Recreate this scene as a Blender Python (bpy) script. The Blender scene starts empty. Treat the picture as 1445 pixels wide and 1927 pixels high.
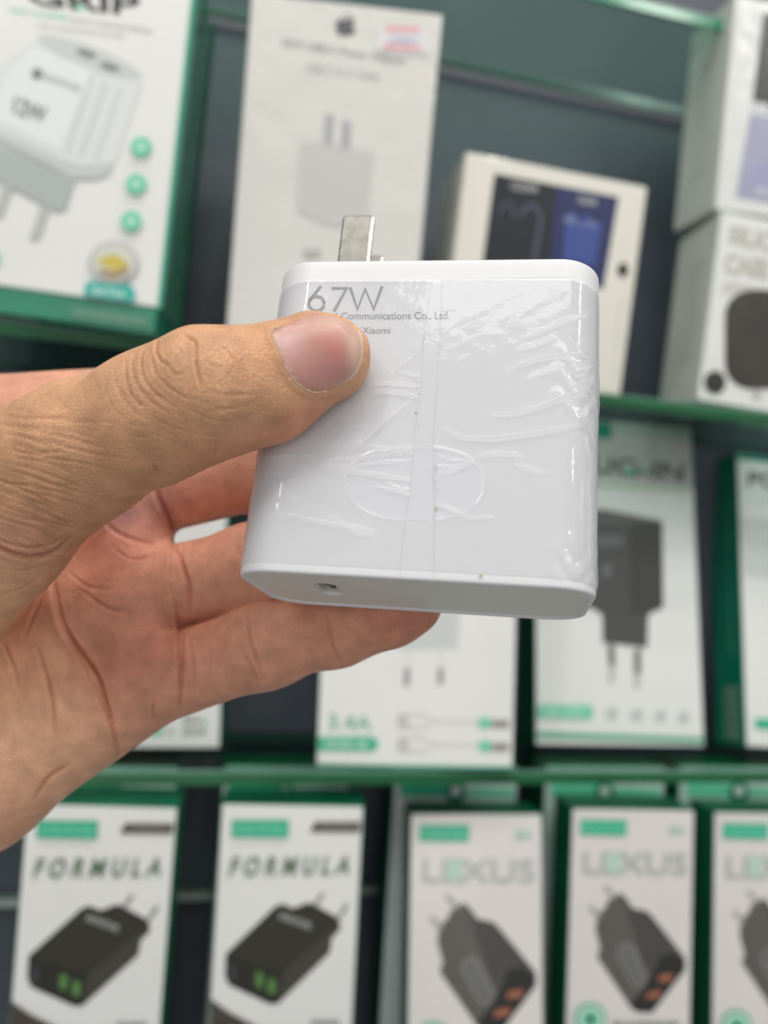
import bpy, bmesh, math, random
import numpy as np
from mathutils import Matrix, Vector
from mathutils.bvhtree import BVHTree
from mathutils.geometry import tessellate_polygon
random.seed(7); rng = np.random.default_rng(7)
S = bpy.context.scene
C = S.collection

# ------------------------------------------------------------------ camera
F_PX, CX, CY = 1447.0, 722.5, 963.5            # lens of the phone, in photo pixels
M = np.array([[0.9716792254642203, 0.07537556272715439, 0.22395983422216098],
              [-0.2276119146720732, 0.04385710805730116, 0.97276377932783],
              [0.06350038661745205, -0.9961902823338596, 0.059771416940031574]])
cd = bpy.data.cameras.new('camera'); cam = bpy.data.objects.new('camera', cd); C.objects.link(cam)
cd.sensor_fit = 'HORIZONTAL'; cd.sensor_width = 36.0; cd.lens = F_PX / 1445 * 36
cd.clip_start = 0.01; cd.clip_end = 50
cd.dof.use_dof = True; cd.dof.focus_distance = 0.131; cd.dof.aperture_fstop = 13.5
Rc = M @ np.diag([1, -1, -1])
cam.matrix_world = Matrix([list(Rc[0]) + [0], list(Rc[1]) + [0], list(Rc[2]) + [0], [0, 0, 0, 1]])
S.camera = cam

# ------------------------------------------------------------------ light of the shop, with added fill and glint lamps
wd = bpy.data.worlds.new('World'); S.world = wd; wd.use_nodes = True
bg = wd.node_tree.nodes['Background']; bg.inputs[1].default_value = 0.44
_t = wd.node_tree.nodes.new('ShaderNodeTexCoord'); _s = wd.node_tree.nodes.new('ShaderNodeSeparateXYZ'); _r = wd.node_tree.nodes.new('ShaderNodeMapRange'); _c = wd.node_tree.nodes.new('ShaderNodeValToRGB')
wd.node_tree.links.new(_t.outputs['Generated'], _s.inputs[0]); wd.node_tree.links.new(_s.outputs['Z'], _r.inputs[0]); _r.inputs[1].default_value = -1
wd.node_tree.links.new(_r.outputs[0], _c.inputs[0]); wd.node_tree.links.new(_c.outputs[0], bg.inputs[0])
_c.color_ramp.elements[0].color = (0.58, 0.58, 0.55, 1); _c.color_ramp.elements[0].position = 0.25     # floor and counter below
_c.color_ramp.elements[1].color = (0.95, 0.98, 1.0, 1); _c.color_ramp.elements[1].position = 0.62      # walls and ceiling above
def area(name, loc, target, sx, sy, power, col=(1, 0.98, 0.94), disk=False):
    l = bpy.data.lights.new(name, 'AREA'); l.shape = 'DISK' if disk else 'RECTANGLE'; l.size = sx
    if not disk: l.size_y = sy
    l.energy = power; l.color = col
    o = bpy.data.objects.new(name, l); C.objects.link(o); o.location = loc
    o.rotation_euler = (Vector(target) - Vector(loc)).to_track_quat('-Z', 'Y').to_euler()
area('ceiling_strip_light', (-0.75, -0.55, 1.25), (0, 0.2, 0), 0.12, 1.3, 6)
area('ceiling_strip_light', (0.75, -0.5, 1.25), (0, 0.2, 0), 0.12, 1.3, 5)
area('ceiling_panel_light', (-0.1, -0.95, 1.5), (0.05, 0.3, 0), 1.2, 0.5, 8)
area('added_front_fill', (-0.5, -1.6, -0.15), (0.0, 0.3, -0.05), 1.6, 1.1, 5, (1, 0.985, 0.96))  # added fill lamp behind the camera, brightens palm and charger underside
for x, y in ((-0.55, -0.1), (0.7, -0.45), (-0.3, -0.25), (0.1, -0.28), (0.45, -0.2), (-0.1, -0.62), (0.35, -0.65)):
    area('ceiling_spot', (x, y, 1.3), (x * 0.4, 0.3, 0), 0.04, 0, 1.0, (1, 0.97, 0.85), True)
for x, y, h_ in ((0.65, -0.9, 0.7),):
    area('added_glint_spot', (x, y, h_), (0.1, 0.35, 0.05), 0.05, 0, 0.3, (1, 0.97, 0.85), True)  # unseen lamp added for glints on the wrapping and film
S.view_settings.view_transform = 'Standard'; S.view_settings.look = 'None'
S.view_settings.exposure = 0.06; S.view_settings.gamma = 1
S.cycles.max_bounces = 10; S.cycles.transparent_max_bounces = 16
S.cycles.use_denoising = True
S.cycles.sample_clamp_indirect = 6

# ------------------------------------------------------------------ helpers
def sr(r, g, b, k=1.0):
    def c(v):
        v /= 255.0
        return (v / 12.92 if v < 0.04045 else ((v + 0.055) / 1.055) ** 2.4) * k
    return (c(r), c(g), c(b), 1)
def ray(x, y): return M @ np.array([(x - CX) / F_PX, (y - CY) / F_PX, 1.0])
def rotm(w):
    w = np.array(w, float); t = np.linalg.norm(w)
    if t < 1e-9: return np.eye(3)
    k = w / t; K = np.array([[0, -k[2], k[1]], [k[2], 0, -k[0]], [-k[1], k[0], 0]])
    return np.eye(3) + np.sin(t) * K + (1 - np.cos(t)) * K @ K
def mat4(R, T): return Matrix([list(R[i]) + [T[i]] for i in range(3)] + [[0, 0, 0, 1]])

MC = {}
def mat(name, col, rough=0.5, metal=0.0, coat=0.0, spec=0.5, var=0.0, vscale=60, bump=0.0, bscale=800, alpha=None, coatr=0.08):
    if name in MC: return MC[name]
    m = bpy.data.materials.new(name); m.use_nodes = True; nt = m.node_tree; b = nt.nodes['Principled BSDF']
    b.inputs['Base Color'].default_value = col; b.inputs['Roughness'].default_value = rough
    b.inputs['Metallic'].default_value = metal; b.inputs['Coat Weight'].default_value = coat
    b.inputs['Coat Roughness'].default_value = coatr; b.inputs['Specular IOR Level'].default_value = spec
    tc = nt.nodes.new('ShaderNodeTexCoord')
    if var:
        n = nt.nodes.new('ShaderNodeTexNoise'); n.inputs['Scale'].default_value = vscale; n.inputs['Detail'].default_value = 4
        nt.links.new(tc.outputs['Object'], n.inputs['Vector'])
        mx = nt.nodes.new('ShaderNodeMix'); mx.data_type = 'RGBA'
        nt.links.new(n.outputs['Fac'], mx.inputs[0])
        mx.inputs[6].default_value = (col[0] * (1 - var), col[1] * (1 - var), col[2] * (1 - var), 1)
        mx.inputs[7].default_value = (min(1, col[0] * (1 + var)), min(1, col[1] * (1 + var)), min(1, col[2] * (1 + var)), 1)
        nt.links.new(mx.outputs[2], b.inputs['Base Color'])
    if bump:
        n = nt.nodes.new('ShaderNodeTexNoise'); n.inputs['Scale'].default_value = bscale; n.inputs['Detail'].default_value = 3
        nt.links.new(tc.outputs['Object'], n.inputs['Vector'])
        bp = nt.nodes.new('ShaderNodeBump'); bp.inputs['Distance'].default_value = bump; bp.inputs['Strength'].default_value = 1
        nt.links.new(n.outputs['Fac'], bp.inputs['Height']); nt.links.new(bp.outputs[0], b.inputs['Normal'])
        nt.links.new(bp.outputs[0], b.inputs['Coat Normal'])
    MC[name] = m
    return m
def clear_mat(name, tint, refl=0.08, rough=0.03, dens=0.0, edge=None, ior=1.5, fk=1.0, bump=None):
    m = bpy.data.materials.new(name); m.use_nodes = True; nt = m.node_tree
    for n in list(nt.nodes):
        if n.type == 'BSDF_PRINCIPLED': nt.nodes.remove(n)
    out = nt.nodes['Material Output']
    tr = nt.nodes.new('ShaderNodeBsdfTransparent'); tr.inputs[0].default_value = tint
    gl = nt.nodes.new('ShaderNodeBsdfGlossy'); gl.inputs['Roughness'].default_value = rough; gl.inputs[0].default_value = (1, 1, 1, 1)
    lw = nt.nodes.new('ShaderNodeFresnel'); lw.inputs[0].default_value = ior
    mx = nt.nodes.new('ShaderNodeMixShader')
    ml = nt.nodes.new('ShaderNodeMath'); ml.operation = 'MULTIPLY_ADD'; ml.inputs[1].default_value = fk; ml.inputs[2].default_value = refl
    nt.links.new(lw.outputs[0], ml.inputs[0]); nt.links.new(ml.outputs[0], mx.inputs[0])
    nt.links.new(tr.outputs[0], mx.inputs[1]); nt.links.new(gl.outputs[0], mx.inputs[2])
    last = mx
    if bump:
        tcn = nt.nodes.new('ShaderNodeTexCoord'); nn = nt.nodes.new('ShaderNodeTexNoise'); nn.inputs['Scale'].default_value = bump[0]; nn.inputs['Detail'].default_value = 4
        bn = nt.nodes.new('ShaderNodeBump'); bn.inputs['Distance'].default_value = bump[1]
        nt.links.new(tcn.outputs['Object'], nn.inputs['Vector']); nt.links.new(nn.outputs['Fac'], bn.inputs['Height']); nt.links.new(bn.outputs[0], gl.inputs['Normal']); nt.links.new(bn.outputs[0], lw.inputs['Normal'])
    if dens:
        df = nt.nodes.new('ShaderNodeBsdfDiffuse'); df.inputs[0].default_value = edge or (0.8, 0.8, 0.8, 1)
        m2 = nt.nodes.new('ShaderNodeMixShader'); m2.inputs[0].default_value = dens
        nt.links.new(mx.outputs[0], m2.inputs[1]); nt.links.new(df.outputs[0], m2.inputs[2]); last = m2
    nt.links.new(last.outputs[0], out.inputs[0])
    return m

def tag(o, label=None, cat=None, group=None, kind=None):
    if label: o['label'] = label
    if cat: o['category'] = cat
    if group: o['group'] = group
    if kind: o['kind'] = kind
    return o
def mesh_obj(name, V, Fc, m, parent=None, smooth=False):
    me = bpy.data.meshes.new(name); me.from_pydata([tuple(map(float, v)) for v in V], [], [tuple(map(int, f)) for f in Fc])
    if m: me.materials.append(m)
    if smooth: me.polygons.foreach_set('use_smooth', [True] * len(me.polygons))
    me.update()
    o = bpy.data.objects.new(name, me); C.objects.link(o)
    if parent: o.parent = parent
    return o
def bevel(o, w, seg=2):
    b = o.modifiers.new('bevel', 'BEVEL'); b.width = w; b.segments = seg; b.limit_method = 'ANGLE'
    return o
def cuboid(x0, x1, y0, y1, z0, z1):
    V = [(x, y, z) for x in (x0, x1) for y in (y0, y1) for z in (z0, z1)]
    return V, [(0, 1, 3, 2), (4, 6, 7, 5), (0, 4, 5, 1), (2, 3, 7, 6), (0, 2, 6, 4), (1, 5, 7, 3)]
def empty(name, mw):
    o = bpy.data.objects.new(name, None); o.empty_display_size = 0.01; C.objects.link(o); o.matrix_world = mw
    return o

TX = {}
def text2d(s, bold=0.0, shear=0.0):
    """glyph outlines as 2-D triangles, normalised to the unit square"""
    key = (s, bold, shear)
    if key not in TX:
        c = bpy.data.curves.new('t', 'FONT'); c.body = s; c.offset = bold; c.shear = shear; c.resolution_u = 4
        o = bpy.data.objects.new('t', c); C.objects.link(o)
        bpy.context.view_layer.update()
        me = o.evaluated_get(bpy.context.evaluated_depsgraph_get()).to_mesh()
        V = np.array([v.co[:2] for v in me.vertices]); Fc = [tuple(p.vertices) for p in me.polygons]
        bpy.data.objects.remove(o); bpy.data.curves.remove(c)
        V = (V - V.min(0)) / (V.max(0) - V.min(0))
        TX[key] = (V, Fc)
    return TX[key]

# ------------------------------------------------------------------ a retail box and the print on it
class Box:
    def __init__(s, name, fit, depth, label, mats, group=None, zbase=None, cat='box'):
        w0, w1, w2, w, h, bx, Y, bz = fit
        s.R = rotm([w0, w1, w2]); s.T = np.array([bx, Y, bz]); s.w, s.h = w, h
        s.lo = 0.0
        if zbase is not None:                   # stretch down to the shelf it stands on
            s.lo = (zbase + 0.0004 - bz)
        s.depth = depth
        s.e = empty(name, mat4(s.R, s.T)); tag(s.e, label, cat, group)
        front, side = mats
        V, Fc = cuboid(-w / 2, w / 2, 0.0006, depth, s.lo, h)
        bevel(mesh_obj('carton', V, Fc, side, s.e), 0.0006)
        V, Fc = cuboid(-w / 2 + 0.0007, w / 2 - 0.0007, 0, 0.002, s.lo + 0.0007, h - 0.0007)
        bevel(mesh_obj('front_panel', V, Fc, front, s.e), 0.0003)
        s.lift = 0.00012
        s.src = s
    def uv(s, x, y):
        r = ray(x, y); n = s.R[:, 1]; t = (n @ s.T) / (n @ r); p = s.R.T @ (r * t - s.T)
        return p[0], p[2]
    def to(s, x, y):
        """photo pixel of the reference box -> front plane of this box"""
        if s.src is s: return s.uv(x, y)
        u, v = s.src.uv(x, y); k = s.w / s.src.w
        return u * k, s.h - (s.src.h - v) * k
    def poly(s, name, polys, m, zoom=None, lab=None):
        s.lift += 0.00006; V = []; Fc = []
        for P in polys:
            Q = [s.to(*(z(zoom, p))) for p in P]; b = len(V)
            Q = [s.clip(q) for q in Q]
            V += [(q[0], -s.lift, q[1]) for q in Q]
            for t in tessellate_polygon([[Vector((q[0], q[1], 0)) for q in Q]]): Fc.append(tuple(b + i for i in t))
        o = mesh_obj(name, V, Fc, m, s.e)
        if lab: o['label'] = lab
        return o
    def clip(s, q):
        a = s.w / 2 - 0.001
        return (min(a, max(-a, q[0])), min(s.h - 0.001, max(s.lo + 0.001, q[1])))
    def text(s, name, st, quad, m, zoom=None, bold=0.0, shear=0.0):
        """quad: TL, TR, BR, BL in photo pixels"""
        s.lift += 0.00006
        V, Fc = text2d(st, bold, shear); q = [np.array(z(zoom, p), float) for p in quad]; out = []
        for u, v in V:
            top = q[0] * (1 - u) + q[1] * u; bot = q[3] * (1 - u) + q[2] * u; p = top * v + bot * (1 - v)
            a = s.clip(s.to(*p)); out.append((a[0], -s.lift, a[1]))
        return mesh_obj(name, out, Fc, m, s.e)
ZO = {1: (3.0104, 0, 0), 2: (2.89, 400, 0), 3: (2.2403, 800, 0), 4: (2.0069, 430, 380), 5: (2.0069, 0, 580), 6: (1.6420, 0, 1100),
      7: (1.9527, 0, 1400), 8: (1.9396, 700, 1400), 9: (2.5694, 900, 750), 10: (3.3605, 560, 1230), 11: (3.107, 430, 560), 12: (5.5577, 480, 560)}
def z(k, p):
    if k is None: return p
    s, x, y = ZO[k]; return (x + p[0] / s, y + p[1] / s)
def circ(cx, cy, r, ry=None, n=28, a=0):
    ry = ry or r; a = math.radians(a)
    return [(cx + r * math.cos(t) * math.cos(a) - ry * math.sin(t) * math.sin(a), cy + r * math.cos(t) * math.sin(a) + ry * math.sin(t) * math.cos(a))
            for t in [2 * math.pi * i / n for i in range(n)]]
def line(pts, w):
    """thin band along a polyline"""
    L = []; Rr = []
    P = [np.array(p, float) for p in pts]
    for i, p in enumerate(P):
        d = P[min(i + 1, len(P) - 1)] - P[max(i - 1, 0)]; d /= np.linalg.norm(d); n = np.array([-d[1], d[0]]) * w / 2
        L.append(tuple(p + n)); Rr.append(tuple(p - n))
    return L + Rr[::-1]
def rrect(x0, y0, x1, y1, r, n=6):
    out = []
    for cx, cy, a0 in ((x1 - r, y0 + r, -90), (x1 - r, y1 - r, 0), (x0 + r, y1 - r, 90), (x0 + r, y0 + r, 180)):
        for i in range(n + 1):
            t = math.radians(a0 + 90 * i / n); out.append((cx + r * math.cos(t), cy + r * math.sin(t)))
    return out

# ------------------------------------------------------------------ materials
white = mat('white_card', (0.80, 0.80, 0.79, 1), 0.35, coat=0.5, var=0.03, vscale=25, bump=0.0004, bscale=18, coatr=0.12)
pearl = mat('pearl_card', (0.74, 0.70, 0.69, 1), 0.3, coat=0.7, var=0.04, vscale=18, bump=0.0005, bscale=22, coatr=0.1)
cream = mat('cream_card', (0.76, 0.73, 0.66, 1), 0.45, coat=0.2, var=0.03, vscale=20)
shrink = mat('shrink_wrapped_card', (0.72, 0.70, 0.665, 1), 0.35, coat=0.9, var=0.03, vscale=14, bump=0.0015, bscale=30, coatr=0.06)
wrapped = mat('wrapped_white_card', (0.74, 0.75, 0.73, 1), 0.4, coat=0.7, var=0.04, vscale=30, bump=0.0006, bscale=90, coatr=0.08)
green_side = mat('green_card', (0.001, 0.115, 0.058, 1), 0.5, coat=0.0, spec=0.25, var=0.45, vscale=30, bump=0.0003, bscale=30)
green_side2 = mat('bright_green_card', (0.001, 0.20, 0.115, 1), 0.25, coat=0.5, var=0.35, vscale=25)
green_ink = mat('green_ink', (0.03, 0.44, 0.26, 1), 0.35, coat=0.3)
green_ink2 = mat('light_green_ink', (0.16, 0.62, 0.42, 1), 0.35, coat=0.3)
teal_ink = mat('teal_ink', (0.01, 0.42, 0.36, 1), 0.35, coat=0.3)
pale_ink = mat('pale_lettering', (0.62, 0.80, 0.72, 1), 0.4)
black_ink = mat('black_ink', (0.035, 0.036, 0.034, 1), 0.35, coat=0.3)
grey_ink = mat('grey_ink', (0.22, 0.23, 0.22, 1), 0.4)
soft_ink = mat('soft_grey_ink', (0.45, 0.46, 0.45, 1), 0.4)
pale_grey = mat('pale_grey_print', (0.62, 0.64, 0.63, 1), 0.4)
edge_green = mat('green_case_edge', (0.05, 0.42, 0.26, 1), 0.25, coat=0.5)

# ------------------------------------------------------------------ the setting: back panel and glass shelves
panel_m = mat('slate_panel', (0.078, 0.088, 0.112, 1), 0.45, var=0.25, vscale=9, bump=0.002, bscale=4, spec=0.35)
V, Fc = cuboid(-0.9, 1.3, 0.494, 0.512, -0.6, 0.75)
tag(mesh_obj('back_panel', V, Fc, panel_m), kind='structure')
V, Fc = cuboid(-0.9, 1.3, 0.486, 0.493, -0.2125, -0.2085)
tag(mesh_obj('panel_rail', V, Fc, mat('rail_grey', (0.42, 0.46, 0.45, 1), 0.3, metal=0.3)), 'thin pale grey rail running across the slate back panel behind the lowest boxes', 'rail')
glass_m = clear_mat('shelf_glass', (0.74, 0.88, 0.82, 1), 0.0, 0.2, fk=0.08)
gedge_m = mat('glass_cut_edge', (0.006, 0.10, 0.032, 1), 0.2, coat=0.2, var=0.45, vscale=22)
gtop_m = mat('glass_edge_highlight', (0.10, 0.25, 0.17, 1), 0.2, var=0.3, vscale=30)
redge_m = mat('rear_cut_edge', (0.02, 0.085, 0.06, 1), 0.5, var=0.3, vscale=25)
def shelf(zt, label, th=0.0070, bright=None):
    e = empty('glass_shelf', Matrix.Translation((0.12, 0.40, zt))); tag(e, label, 'shelf', 'glass shelves')
    V, Fc = cuboid(-0.95, 1.1, 0.0022, 0.086, -th + 0.0003, 0)
    mesh_obj('glass_plate', V, Fc, glass_m, e)
    V, Fc = cuboid(-0.95, 1.1, 0, 0.002, -th, -0.0018)
    mesh_obj('front_edge', V, Fc, bright or gedge_m, e)
    V, Fc = cuboid(-0.95, 1.1, 0, 0.002, -0.0016, 0)
    mesh_obj('polished_bevel', V, Fc, gtop_m, e)
    V, Fc = cuboid(-0.95, 1.1, 0.0865, 0.089, -th + 0.001, -0.003)
    mesh_obj('rear_edge', V, Fc, redge_m, e)
ZM, ZB, ZL = 0.1033, -0.1118, -0.327
shelf(0.3445, 'topmost glass shelf with bright green edge above the cream box', bright=mat('bright_cut_edge', (0.006, 0.24, 0.12, 1), 0.15, coat=0.6, var=0.3, vscale=20))
shelf(ZM, 'glass shelf with green cut edge passing behind the charger and under the cream box')
shelf(ZB, 'glass shelf with green cut edge just above the row of small adaptor boxes')
shelf(ZL, 'lowest glass shelf under the row of small adaptor boxes')

FIT = {'grip': [0.09936, 0.04079, -0.12741, 0.11352, 0.1689, -0.08659, 0.392, 0.11682], 'apple': [0.11948, 0.00868, -0.18102, 0.09964, 0.18894, 0.0516, 0.405, 0.0995], 'cream': [0.11444, 0.03248, -0.05487, 0.10999, 0.12046, 0.17743, 0.41, 0.1083], 'upper': [0.11132, -0.00985, -0.04897, 0.09594, 0.12778, 0.33535, 0.4, 0.22545], 'silic': [0.04322, 0.06765, -0.09995, 0.08618, 0.11419, 0.32487, 0.4, 0.10641], 'midleft': [0.06749, -0.03934, -0.11086, 0.09346, 0.17423, -0.02945, 0.44, -0.11203], 'mid34': [0.0004, -0.0303, -0.15996, 0.10637, 0.18433, 0.11865, 0.402, -0.11022], 'plugin': [-0.12496, -0.00508, -0.04638, 0.11793, 0.21227, 0.27163, 0.455, -0.10512], 'right': [-0.14727, 0.03697, 0.01377, 0.13205, 0.20331, 0.42246, 0.445, -0.11226], 'form1': [0.05151, 0.00393, -0.09867, 0.06983, 0.14188, -0.03752, 0.4, -0.26769], 'form2': [0.01118, -0.01463, -0.13391, 0.07259, 0.14811, 0.05642, 0.4, -0.27647], 'lex1': [-0.09491, -0.02626, -0.15057, 0.0748, 0.14002, 0.16195, 0.4, -0.27821], 'lex2': [-0.02745, -0.00577, -0.10732, 0.07407, 0.1489, 0.25178, 0.4, -0.28336], 'lex3': [-0.04286, -6e-05, -0.10054, 0.07857, 0.15329, 0.34723, 0.4, -0.29173]}
BIG = 'adaptor boxes on the middle shelf'; SMALL = 'small adaptor boxes in the bottom row'

# --- large white box, upper left
g = Box('adaptor_box', FIT['grip'], 0.060, 'large white adaptor box with three round green icons, upper left', (white, mat('clear_case_side', (0.10, 0.24, 0.19, 1), 0.12, coat=1.0, var=0.6, vscale=35, bump=0.001, bscale=30)), zbase=None)
w, h = g.w, g.h
for x0, x1, y0, y1 in ((w / 2 - 0.0004, w / 2 + 0.0012, -0.0004, 0.004), (w / 2 - 0.0004, w / 2 + 0.001, 0.052, 0.0606), (w / 2 - 0.0004, w / 2 + 0.001, 0.028, 0.031)):
    V, Fc = cuboid(x0, x1, y0, y1, 0, h); mesh_obj('case_edge', V, Fc, green_side if y0 > 0 else edge_green, g.e)
V, Fc = cuboid(-w / 2, w / 2 - 0.0006, -0.0002, 0.0605, -0.0122, -0.0002); mesh_obj('green_base', V, Fc, green_side2, g.e)
V, Fc = cuboid(-w / 2 + 0.004, w / 2 - 0.060, 0.012, 0.02, -0.0128, -0.0123); mesh_obj('base_label', V, Fc, soft_ink, g.e)
V, Fc = cuboid(w / 2 - 0.04, w / 2 - 0.004, -0.0008, -0.0003, -0.0095, -0.005); mesh_obj('base_label', V, Fc, mat('base_grey', (0.12, 0.27, 0.2, 1), 0.4), g.e)
g.text('title_lettering', 'GRIP', [(120, -95), (800, -30), (775, 92), (180, 28)], black_ink, 1, 0.03)
g.poly('title_accent', [[(420, 20), (450, 20), (480, 55), (450, 55)]], green_ink2, 1)
g.text('subtitle_lettering', 'FAST CHARGE', [(60, 40), (385, 85), (385, 110), (60, 66)], green_ink2, 1, 0.01)
g.text('subtitle_lettering', 'QUALITY NANO SILICONE GEL', [(400, 92), (865, 162), (865, 195), (400, 122)], soft_ink, 1, 0.01)
g.text('subtitle_lettering', 'SMART CHARGER ADAPTER WITH CABLE', [(215, 130), (705, 190), (705, 215), (215, 152)], soft_ink, 1)
g.poly('adaptor_picture', [[(170, 250), (260, 215), (810, 450), (660, 910), (560, 1010), (430, 1010), (0, 800), (-160, 700), (-60, 420)]], mat('adaptor_white', (0.72, 0.745, 0.735, 1), 0.4), 1)
g.poly('adaptor_top_picture', [circ(510, 325, 318, 62, a=21)], mat('adaptor_top', (0.58, 0.61, 0.60, 1), 0.4), 1)
g.poly('adaptor_socket_picture', [circ(492, 305, 60, 20, a=18), circ(625, 380, 60, 20, a=18)], mat('socket_print', (0.2, 0.215, 0.21, 1), 0.4), 1)
g.poly('adaptor_label_picture', [[(195, 265), (530, 400), (345, 860), (0, 700), (-60, 660), (60, 400)]], mat('adaptor_label', (0.77, 0.80, 0.815, 1), 0.4), 1)
g.poly('adaptor_rib_picture', [line([(600, 470), (460, 880)], 22), line([(680, 500), (545, 900)], 16), line([(520, 430), (380, 860)], 18)], mat('rib_print', (0.62, 0.65, 0.64, 1), 0.4), 1)
g.poly('adaptor_rim_picture', [[(-160, 660), (0, 740), (350, 900), (470, 935), (640, 925), (625, 980), (560, 1012), (430, 1012), (0, 800), (-160, 720)]], mat('rim_print', (0.56, 0.59, 0.58, 1), 0.4), 1)
g.poly('adaptor_plug_picture', [[(-160, 740), (0, 830), (430, 1010), (375, 1190), (320, 1195), (0, 1025), (-160, 940)]], mat('plug_print', (0.43, 0.47, 0.46, 1), 0.4), 1)
g.poly('adaptor_pin_picture', [[(235, 1165), (285, 1185), (222, 1355), (172, 1350)], [(20, 1045), (75, 1060), (10, 1235), (-30, 1220)]], mat('pin_print', (0.50, 0.52, 0.50, 1), 0.4), 1)
g.poly('mark_on_picture', [circ(215, 420, 32)], grey_ink, 1)
g.text('lettering_on_picture', 'BOROFONE', [(262, 415), (465, 490), (460, 525), (258, 450)], soft_ink, 1, 0.01)
g.text('lettering_on_picture', '12W', [(90, 545), (275, 610), (255, 700), (75, 640)], grey_ink, 1, 0.02)
for cx, cy in ((803, 835), (775, 1045), (748, 1255)):
    g.poly('green_icon', [circ(cx, cy, 60, 56)], green_ink2, 1)
    g.poly('icon_mark', [circ(cx, cy, 22, 18)], pale_ink, 1)
    g.text('icon_caption', 'Quality', [(cx - 70, cy + 78), (cx + 50, cy + 90), (cx + 50, cy + 110), (cx - 70, cy + 98)], soft_ink, 1)
g.poly('round_badge', [circ(650, 1490, 138, 118)], soft_ink, 1)
g.poly('badge_face', [circ(650, 1490, 122, 104)], mat('badge_face', (0.66, 0.66, 0.60, 1), 0.4), 1)
g.poly('badge_picture', [[(545, 1480), (650, 1440), (745, 1500), (660, 1550)]], mat('badge_yellow', (0.62, 0.50, 0.10, 1), 0.4), 1)
g.poly('badge_picture', [[(560, 1520), (650, 1545), (740, 1510), (720, 1565), (640, 1590), (580, 1565)]], mat('badge_bronze', (0.36, 0.28, 0.18, 1), 0.4), 1)
g.poly('teal_tag', [[(495, 1598), (740, 1618), (768, 1650), (765, 1725), (480, 1690)]], teal_ink, 1)
g.text('tag_lettering', 'BA75A', [(535, 1628), (720, 1648), (718, 1692), (532, 1670)], pale_ink, 1, 0.02)
g.poly('green_icon', [circ(-25, 1460, 34)], green_ink2, 1)

# --- tall white box with an apple emblem
a = Box('adaptor_box', FIT['apple'], 0.034, 'tall pearly white box in shrink wrap with an apple emblem and a pink price sticker', (shrink, shrink), zbase=ZM)
def apple_shape():
    P = [(720, 108), (742, 92), (765, 96), (776, 110), (762, 124), (764, 145), (780, 158), (768, 182), (748, 196), (722, 190), (700, 196), (680, 182), (668, 150), (672, 116), (690, 98), (706, 98)]
    return P
a.poly('apple_emblem', [apple_shape(), [(722, 88), (726, 70), (742, 62), (740, 78)]], mat('emblem_grey', (0.10, 0.105, 0.12, 1), 0.4), 2)
a.text('product_lettering', '35W USB-C Power Adapter', [(380, 205), (1058, 312), (1052, 360), (378, 262)], mat('emblem_text', (0.30, 0.29, 0.29, 1), 0.4), 2, 0.008)
a.text('product_lettering', 'USB-C to C Cable', [(508, 340), (910, 392), (906, 434), (504, 384)], soft_ink, 2)
a.poly('adaptor_picture', [[(475, 780), (600, 770), (880, 830), (860, 1010), (835, 1230), (640, 1230), (455, 1150)]], mat('adaptor_pearl', (0.60, 0.585, 0.575, 1), 0.35, coat=0.6), 2)
a.poly('adaptor_pin_picture', [[(612, 615), (660, 622), (652, 790), (604, 780)], [(706, 650), (756, 658), (745, 818), (698, 806)]], mat('pearl_pin', (0.43, 0.43, 0.46, 1), 0.4), 2)
a.poly('socket_picture', [[(497, 1355), (590, 1360), (585, 1402), (495, 1400)]], soft_ink, 2)
st = a.poly('price_sticker', [[(895, 125), (1165, 150), (1182, 300), (885, 275)]], mat('sticker_paper', (0.72, 0.71, 0.73, 1), 0.45), 2, 'small white price sticker with two pink bands')
a.poly('pink_band', [[(937, 142), (1130, 150), (1128, 178), (935, 172)], [(930, 240), (1140, 252), (1136, 276), (928, 268)]], mat('pink_ink', (0.75, 0.36, 0.38, 1), 0.4), 2)
a.text('handwritten_price', '20000', [(955, 195), (1110, 205), (1105, 245), (950, 235)], mat('violet_ink', (0.35, 0.36, 0.62, 1), 0.4), 2, 0, 0.4)

# --- cream box with a dark picture
c_ = Box('phone_case_box', FIT['cream'], 0.055, 'cream box with a black and blue picture and one round black hole', (cream, cream), zbase=ZM)
c_.poly('black_picture', [[(292, 730), (555, 780), (515, 1200), (235, 1150)]], mat('dark_print', (0.014, 0.016, 0.024, 1), 0.35, coat=0.4), 3)
c_.poly('blue_picture', [[(555, 780), (815, 830), (750, 1215), (515, 1200)]], mat('blue_print', (0.022, 0.028, 0.11, 1), 0.35, coat=0.4, var=0.4, vscale=40), 3)
c_.text('picture_lettering', 'CLEAR', [(365, 762), (478, 782), (474, 812), (360, 795)], soft_ink, 3, 0.03)
c_.text('picture_lettering', 'CLEAR', [(643, 822), (726, 838), (722, 868), (640, 855)], soft_ink, 3, 0.03)
c_.poly('case_outline_picture', [line([(310, 900), (330, 860), (350, 850), (370, 880), (375, 915)], 10), line([(400, 910), (425, 870), (455, 865), (485, 900), (482, 960), (455, 1100)], 16)], mat('outline_print', (0.085, 0.10, 0.15, 1), 0.4), 3)
c_.poly('case_blue_picture', [[(590, 910), (620, 895), (720, 915), (745, 945), (715, 1120), (580, 1100)]], mat('case_blue', (0.05, 0.085, 0.30, 1), 0.4), 3)
c_.poly('lens_picture', [circ(650, 915, 14), circ(715, 925, 16)], mat('lens_print', (0.012, 0.014, 0.03, 1), 0.4), 3)
c_.poly('earphone_picture', [circ(610, 925, 28, 18), line([(640, 935), (665, 960)], 12), circ(700, 945, 26, 12)], mat('phones_print', (0.16, 0.20, 0.38, 1), 0.4), 3)
c_.poly('round_hole', [circ(832, 1137, 22, 29)], mat('hole_black', (0.004, 0.004, 0.004, 1), 0.6), 3)
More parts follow.
